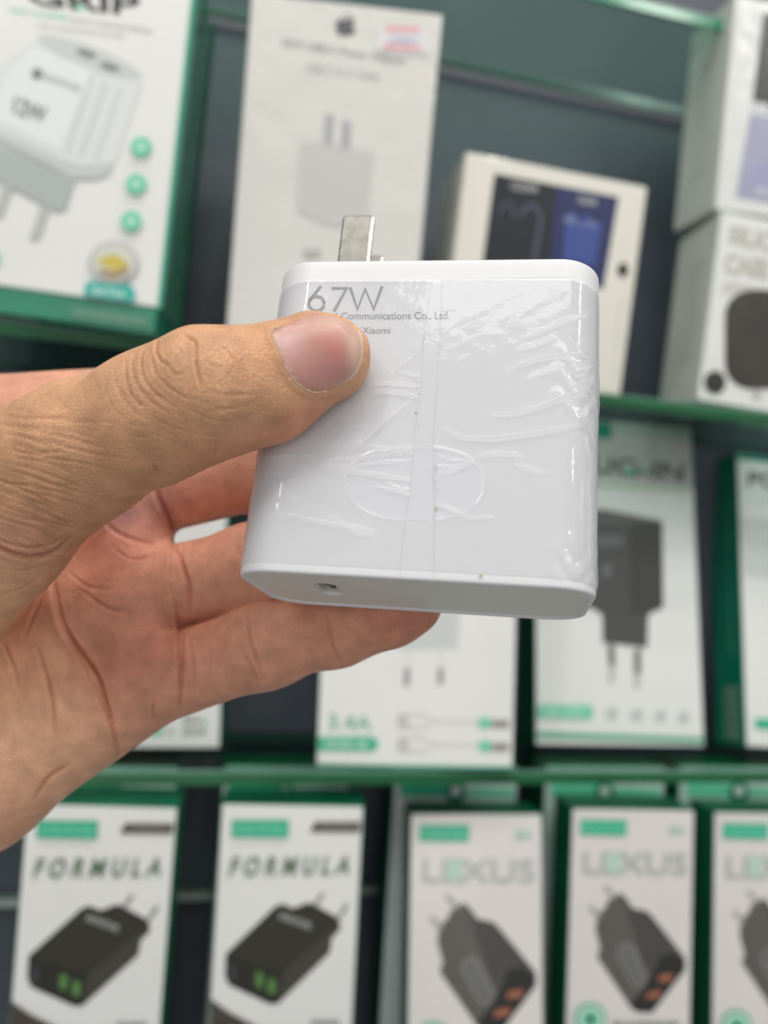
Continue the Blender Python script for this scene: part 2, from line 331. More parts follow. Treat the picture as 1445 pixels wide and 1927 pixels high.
c_.text('small_lettering', 'DESIGNED FOR PHONE', [(828, 1240), (836, 1242), (800, 1600), (788, 1598)], pale_grey, 3)

# --- stacked boxes, upper right
sil_side = mat('ribbed_pale_side', (0.60, 0.64, 0.58, 1), 0.4, coat=0.4, var=0.08, vscale=60)
s2 = Box('watch_case_box', FIT['silic'], 0.050, 'white box lettered SILICONE CASE with a dark rounded window, bottom of its stack', (wrapped, sil_side), zbase=ZM)
sil_ink = mat('embossed_beige', (0.47, 0.46, 0.41, 1), 0.35)
s2.text('title_lettering', 'SILICONE', [(1285, 945), (1660, 1010), (1650, 1105), (1275, 1025)], sil_ink, 3, 0.05)
s2.text('title_lettering', 'CASE', [(1265, 1065), (1450, 1092), (1445, 1182), (1255, 1150)], sil_ink, 3, 0.05)
s2.text('small_lettering', 'COMFORTABLE TO WEAR', [(1255, 1185), (1500, 1225), (1498, 1245), (1252, 1205)], sil_ink, 3, 0.01)
s2.text('small_lettering', 'SOFT TOUCH SILICONE', [(1252, 1215), (1500, 1255), (1498, 1275), (1249, 1235)], sil_ink, 3, 0.01)
s2.poly('dark_window', [rrect(1262, 1222, 1640, 1640, 110)], mat('window_brown', (0.045, 0.036, 0.03, 1), 0.25, coat=0.8, var=0.6, vscale=30), 3)
s2.poly('round_seal', [circ(1220, 1612, 46, 50)], mat('seal_dark', (0.035, 0.033, 0.03, 1), 0.4, var=0.6, vscale=400), 3)
s2.poly('small_ring', [circ(1396, 1665, 20)], soft_ink, 3)
s1 = Box('watch_case_box', FIT['upper'], 0.047, 'white wrapped box with a dark striped picture, topmost of the stack on the right', (wrapped, sil_side))
s1.poly('dark_picture', [[(1425, 52), (1700, 95), (1660, 470), (1378, 430)]], mat('striped_print', (0.04, 0.038, 0.038, 1), 0.3, coat=0.5, var=0.7, vscale=160), 3)
s1.poly('violet_picture', [[(1376, 440), (1660, 480), (1610, 880), (1308, 830)]], mat('violet_print', (0.38, 0.38, 0.52, 1), 0.35, coat=0.4, var=0.15, vscale=40), 3)
s1.text('picture_lettering', 'SILICONE', [(1368, 425), (1700, 470), (1690, 525), (1362, 480)], white, 3, 0.03)
s1.poly('case_picture', [rrect(1375, 680, 1640, 800, 50)], mat('lilac_print', (0.36, 0.36, 0.55, 1), 0.4), 3)
s1.text('picture_lettering', 'WATCH CASE', [(1390, 790), (1640, 825), (1636, 850), (1386, 815)], white, 3, 0.02)
for b, hh in ((s1, s1.h), (s2, s2.h)):      # rows of small print on their left sides
    for k in range(3):
        V, Fc = text2d('SILICONE WATCH CASE 44MM' if k % 2 else 'MADE OF SOFT LIQUID SILICONE RUBBER', 0.0, 0)
        mesh_obj('side_lettering', [(-b.w / 2 - 0.00015, 0.017 + 0.006 * k - v * 0.0025, hh * (0.2 + 0.6 * u)) for u, v in V], Fc, mat('side_ink', (0.30, 0.33, 0.30, 1), 0.4), b.e)

# --- middle shelf
bm_ = Box('adaptor_box', FIT['midleft'], 0.030, 'white adaptor box under the little finger, partly behind the palm', (white, green_side), BIG, zbase=ZB)
bm_.text('watt_lettering', '30W', [(565, 405), (622, 407), (620, 436), (563, 434)], grey_ink, 6, 0.02)
bm_.text('watt_lettering', '20W', [(563, 440), (640, 442), (638, 470), (561, 468)], grey_ink, 6, 0.02)
bm_.text('green_letter', 'v', [(622, 418), (640, 418), (640, 440), (622, 440)], green_ink, 6, 0.02)
bm_.poly('green_dot', [rrect(462, 432, 502, 468, 14)], green_ink2, 6)
bm_.text('small_lettering', 'FAST', [(508, 438), (542, 438), (542, 452), (508, 452)], soft_ink, 6)
bm_.text('small_lettering', 'TYPE', [(508, 456), (542, 456), (542, 470), (508, 470)], soft_ink, 6)
bm_.poly('bottom_line', [[(100, 508), (672, 516), (672, 524), (100, 516)]], green_ink, 6)
b0 = Box('adaptor_box', [0.06, -0.03, -0.1, 0.075, 0.190, -0.125, 0.43, ZB], 0.045, 'adaptor box at the left edge, only its top corner showing above the wrist', (white, green_side), BIG, zbase=ZB)
b3 = Box('adaptor_box', FIT['mid34'], 0.034, 'white adaptor box directly below the charger with 3.4A and two cable drawings', (white, green_side), BIG, zbase=ZB)
b3.poly('adaptor_picture', [[(1040, -500), (1010, -30), (620, -30), (600, -500)]], pale_grey, 10)
b3.poly('pin_line_picture', [line([(700, -20), (695, 100)], 10), line([(902, -20), (905, 95)], 10)], mat('pin_line', (0.68, 0.69, 0.68, 1), 0.4), 10)
b3.poly('pin_picture', [line([(692, 95), (688, 205)], 36), line([(905, 92), (903, 195)], 36)], mat('pin_grey', (0.33, 0.33, 0.33, 1), 0.4), 10)
b3.text('amp_lettering', '3.4A', [(195, 380), (472, 392), (468, 490), (190, 478)], mat('amp_green', (0.22, 0.50, 0.38, 1), 0.4), 10, 0.015)
b3.poly('green_badge', [[(112, 525), (470, 525), (500, 540), (510, 570), (500, 605), (470, 620), (108, 615)]], green_ink, 10)
b3.text('badge_lettering', 'SIDIXIM 1081', [(175, 550), (445, 555), (443, 598), (173, 592)], pale_ink, 10, 0.02)
for dy in (0, 145):
    b3.poly('cable_picture', [line([(640, 385 + dy), (800, 385 + dy), (850, 425 + dy), (1150, 432 + dy)], 7), line([(640, 465 + dy), (800, 470 + dy), (850, 435 + dy)], 7), line([(643, 385 + dy), (640, 465 + dy)], 7), rrect(640, 390 + dy, 700, 462 + dy, 8)], mat('cable_print', (0.58, 0.58, 0.54, 1), 0.4), 10)
    b3.poly('cable_plug_picture', [rrect(1145, 402 + dy, 1222, 475 + dy, 30)], green_ink2, 10)
    b3.poly('cable_end_picture', [rrect(1225, 418 + dy, 1335, 468 + dy, 10)], mat('plug_end', (0.32, 0.30, 0.28, 1), 0.4), 10)
b3.poly('green_margin', [[(60, -900), (160, -900), (112, 690), (95, 690)], [(95, 695), (1352, 712), (1352, 735), (88, 722)]], edge_green, 10)
b8 = Box('adaptor_box', FIT['plugin'], 0.028, 'white box titled PLUG-IN with a dark grey two pin adaptor picture', (white, green_side), BIG, zbase=ZB)
b8.poly('shelf_shade_band', [[(240, 70), (1028, 145), (1046, 440), (250, 350)]], mat('shelf_shade_grey', (0.46, 0.46, 0.455, 1), 0.35, coat=0.4, var=0.1, vscale=20), 9)  # upper front painted darker for the shade under the shelf
b8.text('title_lettering', 'PLUG-IN', [(385, 255), (995, 315), (990, 405), (385, 345)], mat('title_grey', (0.09, 0.09, 0.09, 1), 0.35), 9, 0.02)
b8.poly('title_accent', [circ(728, 355, 22, 16), [(775, 335), (830, 341), (830, 352), (775, 346)]], green_ink2, 9)
b8.poly('shiny_line', [[(440, 395), (1015, 440), (1015, 462), (440, 415)]], mat('shiny_foil', (0.45, 0.62, 0.42, 1), 0.15, metal=0.6), 9)
b8.poly('green_mark', [[(470, 105), (640, 120), (642, 195), (470, 180)]], mat('green_mark', (0.0, 0.22, 0.15, 1), 0.3), 9)
b8.poly('adaptor_picture', [[(420, 550), (600, 535), (888, 592), (893, 1010), (820, 1045), (815, 1205), (600, 1180), (598, 1045), (550, 1015), (420, 990)]], mat('charcoal_print', (0.075, 0.075, 0.073, 1), 0.35, coat=0.4), 9)
b8.poly('adaptor_top_picture', [[(430, 550), (600, 535), (888, 592), (700, 612), (430, 600)]], mat('charcoal_top', (0.13, 0.13, 0.128, 1), 0.35), 9)
b8.poly('adaptor_side_picture', [[(735, 612), (885, 600), (890, 1010), (735, 1055)]], mat('charcoal_side', (0.062, 0.061, 0.06, 1), 0.35), 9)
b8.poly('adaptor_screen_picture', [rrect(560, 660, 700, 720, 12), [(595, 800), (640, 800), (645, 860), (595, 860)]], mat('charcoal_mark', (0.16, 0.16, 0.17, 1), 0.3), 9)
b8.poly('pin_picture', [line([(640, 1190), (645, 1290)], 30), line([(768, 1212), (768, 1330)], 30)], mat('pin_brown', (0.16, 0.15, 0.13, 1), 0.3), 9)
b8.poly('pin_tip_picture', [line([(645, 1290), (645, 1372)], 26), line([(768, 1330), (765, 1400)], 26)], mat('pin_pale', (0.52, 0.52, 0.51, 1), 0.3), 9)
b8.poly('green_badge', [[(288, 1480), (535, 1483), (552, 1500), (550, 1540), (530, 1552), (288, 1545)]], green_ink2, 9)
b8.text('badge_lettering', 'BA 67A', [(325, 1500), (515, 1505), (513, 1535), (323, 1530)], pale_ink, 9, 0.02)
b8.poly('round_icon', [circ(645, 1520, 30), circ(765, 1525, 30), circ(880, 1532, 28), circ(992, 1538, 28)], pale_grey, 9)
b8.poly('icon_mark', [circ(645, 1520, 14), circ(765, 1525, 14), circ(880, 1532, 14), circ(992, 1538, 14)], mat('icon_green', (0.36, 0.50, 0.44, 1), 0.4), 9)
b8.poly('bottom_line', [[(282, 1612), (1085, 1640), (1085, 1662), (282, 1636)]], edge_green, 9)
b9 = Box('adaptor_box', FIT['right'], 0.030, 'white box with a broad bright green left side leaning at the right edge', (white, green_side2), BIG, zbase=ZB)
b9.poly('green_header', [[(1218, 215), (1700, 262), (1700, 345), (1222, 290)]], mat('green_header', (0.0, 0.26, 0.17, 1), 0.3), 9)
b9.text('title_lettering', 'POWER', [(1305, 350), (1720, 380), (1716, 470), (1305, 425)], black_ink, 9, 0.02)
b9.text('subtitle_lettering', 'charger', [(1340, 480), (1560, 500), (1560, 520), (1340, 500)], green_ink2, 9)
b9.poly('green_badge', [[(1335, 1545), (1560, 1560), (1560, 1610), (1338, 1600)]], green_ink, 9)
b9.poly('grey_picture', [[(1268, 580), (1700, 600), (1700, 900), (1290, 860)]], pale_grey, 9)
V, Fc = cuboid(-b9.w / 2 - 0.0004, -b9.w / 2 - 0.0001, 0.006, 0.020, 0.004, 0.04)
mesh_obj('side_label', V, Fc, mat('side_label_grey', (0.14, 0.27, 0.21, 1), 0.35, var=0.3, vscale=200), b9.e)
V, Fc = text2d('Quality makes the difference', 0.01, 0)
mesh_obj('side_lettering', [(-b9.w / 2 - 0.0004, 0.013 - v * 0.0035, 0.06 + 0.11 * u) for u, v in V], Fc, mat('side_pale', (0.15, 0.4, 0.3, 1), 0.4), b9.e)

# --- bottom row
dark1 = mat('olive_black_print', (0.032, 0.032, 0.022, 1), 0.3, coat=0.3); dark2 = mat('olive_side_print', (0.055, 0.055, 0.040, 1), 0.3, coat=0.3)
dark3 = mat('olive_front_print', (0.022, 0.021, 0.016, 1), 0.3, coat=0.3); brown = mat('brown_print', (0.09, 0.075, 0.05, 1), 0.35)
def formula(fit, label, src=None):
    b = Box('adaptor_box', fit, 0.026, label, (white, green_side), SMALL, zbase=ZL)
    if src: b.src = src
    b.poly('adaptor_picture', [[(105, 780), (300, 605), (330, 595), (370, 612), (430, 590), (455, 600), (530, 640), (548, 655), (552, 690), (518, 720), (510, 775), (302, 965), (272, 965), (115, 895), (100, 860)]], dark1, 7)
    b.poly('adaptor_side_picture', [[(520, 690), (548, 672), (552, 690), (518, 722), (510, 775), (302, 965), (325, 850)]], dark2, 7)
    b.poly('adaptor_front_picture', [[(105, 785), (325, 850), (300, 962), (272, 963), (115, 893), (101, 860)]], dark3, 7)
    b.poly('pin_picture', [line([(455, 600), (488, 556)], 14), line([(545, 648), (580, 596)], 14)], mat('pin_print_grey', (0.26, 0.26, 0.23, 1), 0.3), 7)
    b.poly('green_port_picture', [[(222, 845), (250, 851), (246, 905), (219, 899)], [(270, 870), (298, 876), (293, 928), (265, 922)]], mat('port_green', (0.10, 0.25, 0.07, 1), 0.35), 7)
    b.poly('dark_port_picture', [[(118, 810), (140, 818), (140, 880), (118, 868)]], mat('port_slate', (0.05, 0.055, 0.065, 1), 0.3), 7)
    b.text('lettering_on_picture', 'BOROFONE', [(325, 625), (440, 665), (432, 692), (315, 648)], soft_ink, 7, 0.02)
    b.poly('green_badge', [[(138, 280), (362, 282), (358, 350), (135, 346)]], green_ink, 7)
    b.text('badge_lettering', 'BOROFONE', [(152, 298), (345, 300), (343, 335), (150, 332)], green_ink2, 7, 0.02)
    b.text('small_lettering', 'QUALITY IS POWER', [(145, 362), (345, 364), (344, 374), (144, 372)], soft_ink, 7)
    b.poly('brown_tag', [[(462, 290), (640, 292), (632, 330), (442, 327)]], brown, 7)
    b.text('tag_lettering', 'ORIGIN', [(478, 298), (625, 300), (618, 322), (470, 320)], grey_ink, 7, 0.03)
    b.text('title_lettering', 'F O R M U L A', [(130, 418), (596, 415), (588, 486), (120, 492)], mat('formula_ink', (0.12, 0.20, 0.11, 1), 0.35), 7, 0.02, 0.2)
    b.poly('dark_desk_picture', [[(20, 945), (110, 990), (220, 1045), (330, 1100), (300, 1400), (20, 1400)]], mat('desk_print', (0.07, 0.058, 0.045, 1), 0.35, var=0.5, vscale=80), 7)
    b.text('small_lettering', 'GaN65', [(430, 1018), (540, 1020), (538, 1040), (428, 1038)], black_ink, 7, 0.02)
    return b
f1 = formula(FIT['form1'], 'white box titled FORMULA, leftmost of the bottom row below the hand')
f2 = formula(FIT['form2'], 'white box titled FORMULA, second from the left in the bottom row', f1)
def lexus(fit, label, src=None, foil=(0.50, 0.55, 0.49)):
    b = Box('adaptor_box', fit, 0.028, label, (pearl, green_side), SMALL, zbase=ZL)
    if src: b.src = src
    b.poly('adaptor_picture', [[(905, 545), (925, 560), (950, 600), (1005, 612), (1030, 640), (1142, 782), (1142, 822), (1022, 982), (972, 982), (938, 955), (820, 778), (832, 745), (815, 680), (822, 620), (850, 600), (862, 570)]], mat('warm_grey_print', (0.11, 0.105, 0.095, 1), 0.3, coat=0.4, var=0.15, vscale=50), 8)
    b.poly('adaptor_side_picture', [[(915, 552), (950, 600), (1005, 612), (1030, 640), (1142, 782), (1050, 770), (1000, 850)]], mat('warm_side_print', (0.068, 0.066, 0.06, 1), 0.3, coat=0.4), 8)
    b.poly('adaptor_end_picture', [[(1050, 772), (1100, 765), (1142, 795), (1142, 825), (1022, 982), (965, 980), (938, 957), (1000, 880)]], mat('warm_end_print', (0.022, 0.022, 0.022, 1), 0.25, coat=0.4), 8)
    b.poly('orange_port_picture', [[(1050, 845), (1098, 838), (1090, 866), (1042, 870)], [(1006, 908), (1056, 900), (1048, 926), (998, 932)]], mat('port_orange', (0.38, 0.14, 0.08, 1), 0.3), 8)
    b.poly('slot_picture', [line([(908, 740), (925, 728), (948, 740), (1000, 850), (975, 890), (955, 880), (895, 770), (905, 740)], 7)], mat('slot_grey', (0.30, 0.30, 0.29, 1), 0.3), 8)
    b.poly('slot_fill_picture', [[(912, 748), (928, 736), (944, 748), (990, 850), (972, 880), (905, 770)]], mat('slot_fill', (0.16, 0.16, 0.155, 1), 0.3), 8)
    b.poly('pin_picture', [line([(848, 520), (885, 560)], 16), line([(793, 592), (830, 632)], 16)], mat('lex_pin', (0.42, 0.41, 0.39, 1), 0.3), 8)
    b.poly('green_badge', [[(760, 276), (930, 278), (926, 336), (758, 332)]], green_ink, 8)
    b.text('badge_lettering', 'BOROFONE', [(772, 292), (918, 294), (915, 322), (770, 320)], green_ink2, 8, 0.02)
    b.text('green_lettering', 'BA', [(1088, 298), (1145, 298), (1145, 328), (1086, 328)], mat('mint_ink', (0.40, 0.62, 0.50, 1), 0.4), 8, 0.03)
    b.text('title_lettering', 'LEXUS', [(772, 390), (1150, 398), (1146, 478), (768, 473)], mat('foil_lettering', (*foil, 1), 0.3, metal=0.2), 8, 0.012)
    b.poly('title_accent', [[(850, 395), (905, 397), (903, 470), (848, 468)]], mat('mint_foil', (0.50, 0.66, 0.56, 1), 0.3), 8)
    b.poly('round_icon', [circ(795, 1003, 58)], green_ink, 8)
    b.poly('icon_ring', [circ(795, 1003, 46)], white, 8)
    b.poly('icon_ring', [circ(795, 1003, 36)], green_ink2, 8)
    b.poly('icon_mark', [circ(795, 1003, 15)], black_ink, 8)
    b.text('small_lettering', 'BASE50R', [(880, 1010), (1130, 1012), (1128, 1045), (878, 1043)], grey_ink, 8, 0.03)
    return b
l2 = lexus(FIT['lex2'], 'pearly box titled LEXUS, middle one of the three LEXUS boxes')
l1 = lexus(FIT['lex1'], 'pearly box titled LEXUS beside the second FORMULA box in the bottom row', l2)
l3 = lexus(FIT['lex3'], 'pearly box titled LEXUS cut off by the right edge of the photo', l2)
# second row behind, tops showing between the shelf edge and the front boxes
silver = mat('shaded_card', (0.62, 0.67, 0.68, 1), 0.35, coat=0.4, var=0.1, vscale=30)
ordn = ['leftmost', 'second', 'middle', 'fourth', 'rightmost']
places = ['behind the first FORMULA box', 'behind the second FORMULA box', 'behind the LEXUS box next to the FORMULA boxes', 'behind the middle LEXUS box', 'behind the LEXUS box at the right edge']
for i, (x0, x1) in enumerate(((90, 333), (418, 655), (741, 973), (1026, 1249), (1280, 1500))):
    r0 = ray(x0, 1480); r1 = ray(x1, 1480); Y = 0.446
    A = r0 * Y / r0[1]; B = r1 * Y / r1[1]; ww = B[0] - A[0]; xc = (A[0] + B[0]) / 2
    zt = (ray((x0 + x1) / 2, 1424) * Y / ray((x0 + x1) / 2, 1424)[1])[2]
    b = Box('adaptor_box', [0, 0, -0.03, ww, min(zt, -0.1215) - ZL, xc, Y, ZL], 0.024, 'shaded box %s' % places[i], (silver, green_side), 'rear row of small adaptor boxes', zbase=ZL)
    b.poly('green_badge', [[(x0 + 12, 1474), (x0 + 110, 1475), (x0 + 108, 1500), (x0 + 10, 1499)]], green_ink if i < 3 else green_ink2)
    b.poly('round_icon', [circ(x0 + 0.5 * (x1 - x0), 1492, 20)], mat('icon_dark_green', (0.01, 0.20, 0.13, 1), 0.3))
    b.poly('icon_mark', [circ(x0 + 0.5 * (x1 - x0), 1489, 9)], white)
    b.poly('grey_tag', [[(x0 + 0.6 * (x1 - x0), 1484), (x1 - 8, 1485), (x1 - 8, 1500), (x0 + 0.6 * (x1 - x0), 1499)]], brown if i < 2 else green_ink2)

# ------------------------------------------------------------------ the charger
CW, CH, CDp, CR = 0.058, 0.0577, 0.0287, 0.0072
RL = np.array([[0.9858098092653721, -0.08855462116673068, 0.14260820111826478], [0.04264360798598548, 0.9537759014424054, 0.2974778185439455], [-0.16235930110131735, -0.287175223335412, 0.9440179280332276]])
TL = np.array([0.00816113832266872, -0.01279721000537028, 0.1403085088274061])
# local frame here: x right, z up, y into the depth
Rch = M @ np.stack([RL[:, 0], RL[:, 2], -RL[:, 1]], 1); Tch = M @ TL
ch = empty('phone_charger', mat4(Rch, Tch))
tag(ch, 'white 67W phone charger with wrinkled clear film, held in the hand', 'charger')
def face(x, y, yl=-CDp / 2):        # pixel -> (x, z) on the plane y = yl of the charger
    r = ray(x, y); n = Rch[:, 1]; t = (n @ Tch + yl) / (n @ r); p = Rch.T @ (r * t - Tch); return p[0], p[2]
def cap(x, y, zl=-CH / 2):
    r = ray(x, y); n = Rch[:, 2]; t = (n @ Tch + zl) / (n @ r); p = Rch.T @ (r * t - Tch); return p[0], p[1]
def ring(off, zz, n=14, R=CR):
    out = []
    for sx, sy, a0 in ((1, -1, -90), (1, 1, 0), (-1, 1, 90), (-1, -1, 180)):
        for k in range(n + 1):
            t = math.radians(a0 + 90 * k / n)
            out.append((sx * (CW / 2 - R) + (R - off) * math.cos(t), sy * (CDp / 2 - R) + (R - off) * math.sin(t), zz))
    return out
plastic = mat('white_gloss_plastic', (0.735, 0.735, 0.76, 1), 0.45, coat=0.06, coatr=0.1, bump=0.00002, bscale=500)
plastic2 = mat('white_matt_plastic', (0.72, 0.72, 0.69, 1), 0.42)
prof = []
hh = CH / 2
prof.append((0.0012, -hh + 0.0004)); prof.append((0.0009, -hh + 0.00005)); prof.append((0.0004, -hh)); prof.append((0.0001, -hh + 0.00015)); prof.append((0, -hh + 0.0005))
prof += [(0, -hh + 0.0017)]
prof += [(0, z_) for z_ in np.linspace(-hh + 0.003, hh - 0.002, 8)]
for k in range(6):
    t = k / 5 * math.pi / 2; prof.append((0.0009 * (1 - math.cos(t)), hh - 0.0009 + 0.0009 * math.sin(t)))
V = []; Fc = []
for o_, z_ in prof: V += ring(o_, z_)
N = len(ring(0, 0))
for i in range(len(prof) - 1):
    for j in range(N): Fc.append((i * N + j, i * N + (j + 1) % N, (i + 1) * N + (j + 1) % N, (i + 1) * N + j))
Fc.append(tuple(range((len(prof) - 1) * N, len(prof) * N)))
body = mesh_obj('body', V, Fc, plastic, ch, True)
# end cap with the oblong socket cut through it
px_, py_ = cap(619, 1114)
outer = [(p[0], p[1]) for p in ring(0.0011, 0)]
hw, hl = 0.0021, 0.0052
hole = []
for k in range(24):
    t = 2 * math.pi * k / 24; hole.append((px_ + hw * math.cos(t), py_ + (hl - hw) * (1 if math.sin(t) > 0 else -1) * (1 if abs(math.sin(t)) > 1e-6 else 0) + hw * math.sin(t)))
Vc = [Vector((p[0], p[1], 0)) for p in outer]; Vh = [Vector((p[0], p[1], 0)) for p in hole]
tris = tessellate_polygon([Vc, Vh]); nO = len(outer); nH = len(hole)
zc = -hh + 0.0004
V = [(p[0], p[1], zc) for p in outer + hole] + [(px_ + (p[0] - px_) * 0.86, py_ + (p[1] - py_) * 0.93, zc + 0.0006) for p in hole] + [(px_ + (p[0] - px_) * 0.86, py_ + (p[1] - py_) * 0.93, zc + 0.005) for p in hole]
Fc = [tuple(t) for t in tris]
for r_ in range(2):
    for j in range(nH):
        a0 = nO + r_ * nH + j; a1 = nO + r_ * nH + (j + 1) % nH; Fc.append((a0, a1, a1 + nH, a0 + nH))
capo = mesh_obj('end_cap', V, Fc, plastic2, ch)
V, Fc = cuboid(px_ - 0.0017, px_ + 0.0017, py_ - 0.0047, py_ + 0.0047, zc + 0.0016, zc + 0.0026)
sock = mesh_obj('usb_socket', V, Fc, mat('socket_black', (0.01, 0.01, 0.01, 1), 0.5), ch)
V, Fc = cuboid(px_ - 0.0004, px_ + 0.0004, py_ - 0.0033, py_ + 0.0033, zc + 0.0009, zc + 0.0017)
mesh_obj('contact_tongue', V, Fc, mat('tongue_black', (0.02, 0.02, 0.022, 1), 0.35), sock)
# folding blades on the top
steel = mat('worn_nickel', (0.16, 0.155, 0.14, 1), 0.34, metal=1.0, var=0.45, vscale=450, bump=0.00005, bscale=700)
steel_e = mat('polished_nickel_edge', (0.85, 0.83, 0.76, 1), 0.15, metal=1.0, bump=0.0001, bscale=2500)
for yb in (-0.00635, 0.00635):
    x0, zt_ = face(646, 404, -0.00635 - 0.0007); x1, _ = face(703, 404, -0.00635 - 0.0007)
    bw = 0.0062; xm = (x0 + x1) / 2; zb = hh - 0.002
    # outline with tapered tip
    pts = [(-bw / 2, 0), (bw / 2, 0), (bw / 2, zt_ - zb - 0.0006), (bw / 2 - 0.0005, zt_ - zb), (-bw / 2 + 0.0005, zt_ - zb), (-bw / 2, zt_ - zb - 0.0006)]
    e_ = 0.0004; V = []
    for yy, ins in ((yb - 0.00075, e_), (yb - 0.00045, 0), (yb + 0.00045, 0), (yb + 0.00075, e_)):
        for p in pts: V.append((xm + p[0] * (1 - ins / (bw / 2)), yy, zb + min(p[1], zt_ - zb - ins)))
    Fc = [tuple(range(5, -1, -1)), tuple(range(18, 24))]
    o = mesh_obj('blade', V, Fc, steel, ch)
    E = []
    for r_ in range(3):
        for j in range(6): E.append((r_ * 6 + j, r_ * 6 + (j + 1) % 6, (r_ + 1) * 6 + (j + 1) % 6, (r_ + 1) * 6 + j))
    mesh_obj('blade_rim', V, E, steel_e, o)
    V, Fc = cuboid(xm - bw / 2 - 0.001, xm + bw / 2 + 0.001, yb - 0.0016, yb + 0.0016, hh - 0.0005, hh + 0.00025)
    bevel(mesh_obj('blade_seat', V, Fc, plastic2, o), 0.0002)
# lettering
ink = mat('silver_grey_ink', (0.25, 0.26, 0.285, 1), 0.35)
ink2 = mat('pale_silver_ink', (0.27, 0.28, 0.31, 1), 0.35)
def stroke(P, w):
    P = [np.array(p, float) for p in P]; V = []; Fc = []
    for i, p in enumerate(P):
        d0 = P[i] - P[i - 1] if i else P[1] - P[0]; d1 = P[i + 1] - P[i] if i < len(P) - 1 else d0
        d0 = d0 / np.linalg.norm(d0); d1 = d1 / np.linalg.norm(d1); m_ = d0 + d1; m_ /= np.linalg.norm(m_); n = np.array([-m_[1], m_[0]]); k = min(1.6, 1 / max(0.3, n @ np.array([-d1[1], d1[0]])))
        V += [p + n * w / 2 * k, p - n * w / 2 * k]
        if i: b = 2 * i; Fc.append((b - 2, b - 1, b + 1, b))
    return V, Fc
yf = -CDp / 2 - 0.00003
def print_on(name, strokes, m):
    V = []; Fc = []
    for j, (P, w) in enumerate(strokes):
        v, fc = stroke([(p[0], p[1]) for p in P], w); b = len(V)
        V += [(*face(*z(4, tuple(q))), 0) for q in v]; Fc += [tuple(b + i for i in t) for t in fc]
    V = [(q[0], yf - 0.000005 * (i % 1), q[1]) for i, q in enumerate(V)]
    return mesh_obj(name, V, Fc, m, ch)
print_on('figure_six', [([(332 + 29 * math.cos(t), 384 + 27 * math.sin(t)) for t in np.linspace(0, 2 * math.pi, 36)], 12)], ink)
print_on('figure_six', [([(306, 372), (349, 318)], 12)], ink)
print_on('figure_seven', [([(389, 326), (446, 326), (398, 413)], 12)], ink)
print_on('letter_w', [([(459, 322), (487, 405), (516, 328), (548, 404), (580, 318)], 12.5)], ink)
def text_on(name, st_, quad, m, bold=0.0):
    V, Fc = text2d(st_, bold); q = [np.array(z(4, p), float) for p in quad]; out = []
    for u, v in V:
        p = (q[0] * (1 - u) + q[1] * u) * v + (q[3] * (1 - u) + q[2] * u) * (1 - v); a_ = face(*p); out.append((a_[0], yf, a_[1]))
    return mesh_obj(name, out, Fc, m, ch)
text_on('maker_lettering', 'Xiaomi Communications Co., Ltd.', [(300, 417), (835, 414), (835, 448), (300, 448)], ink2, 0.012)
text_on('maker_lettering', 'by Xiaomi', [(462, 472), (611, 472), (611, 506), (462, 504)], ink2, 0.012)

# oval clear stamp on the face
def dome(name, outline, height, m, parent, y0, rings=((1, 0), (0.985, 0.6), (0.965, 1.0), (0.95, 0.75), (0.6, 0.7), (0.0, 0.7))):
    cxx = sum(p[0] for p in outline) / len(outline); czz = sum(p[1] for p in outline) / len(outline); n = len(outline); V = []; Fc = []
    for s_, hgt in rings: V += [(cxx + (p[0] - cxx) * s_, y0 - height * hgt, czz + (p[1] - czz) * s_) for p in outline]
    for i in range(len(rings) - 1):
        for j in range(n): Fc.append((i * n + j, (i + 1) * n + j, (i + 1) * n + (j + 1) % n, i * n + (j + 1) % n))
    return mesh_obj(name, V, Fc, m, parent, True)
ov = []
for k in range(72):
    t = 2 * math.pi * k / 72; c1, s1_ = math.cos(t), math.sin(t)
    xx = 705 + 260 * math.copysign(abs(c1) ** 0.86, c1); yy = 1065 + 141 * math.copysign(abs(s1_) ** 0.86, s1_)
    ov.append(face(*z(4, (xx, yy))))
dome('oval_stamp', ov, 0.00005, mat('oval_plastic', (0.745, 0.745, 0.775, 1), 0.4, coat=0.06, coatr=0.05), ch, -CDp / 2 + 0.00001)

# clear film in two sheets
def pl_dist(P, line_):
    """distance of points to a polyline and the 0..1 position along it"""
    best = np.full(len(P), 1e9); pos = np.zeros(len(P)); L = np.array(line_, float)
    seg = np.linalg.norm(np.diff(L, axis=0), axis=1); cum = np.concatenate([[0], np.cumsum(seg)])
    for i in range(len(L) - 1):
        d = L[i + 1] - L[i]; t = np.clip(((P - L[i]) @ d) / (d @ d + 1e-12), 0, 1)
        q = P - (L[i] + t[:, None] * d); dd = np.sqrt((q ** 2).sum(1)); m_ = dd < best
        best[m_] = dd[m_]; pos[m_] = (cum[i] + t[m_] * seg[i]) / cum[-1]
    return best, pos
def smooth_line(L, n=6):
    L = np.array(L, float); out = []
    P = np.vstack([2 * L[0] - L[1], L, 2 * L[-1] - L[-2]])
    for i in range(1, len(P) - 2):
        for k in range(n):
            t = k / n; out.append(0.5 * ((2 * P[i]) + (-P[i - 1] + P[i + 1]) * t + (2 * P[i - 1] - 5 * P[i] + 4 * P[i + 1] - P[i + 2]) * t ** 2 + (-P[i - 1] + 3 * P[i] - 3 * P[i + 1] + P[i + 2]) * t ** 3))
    out.append(L[-1]); return np.array(out)
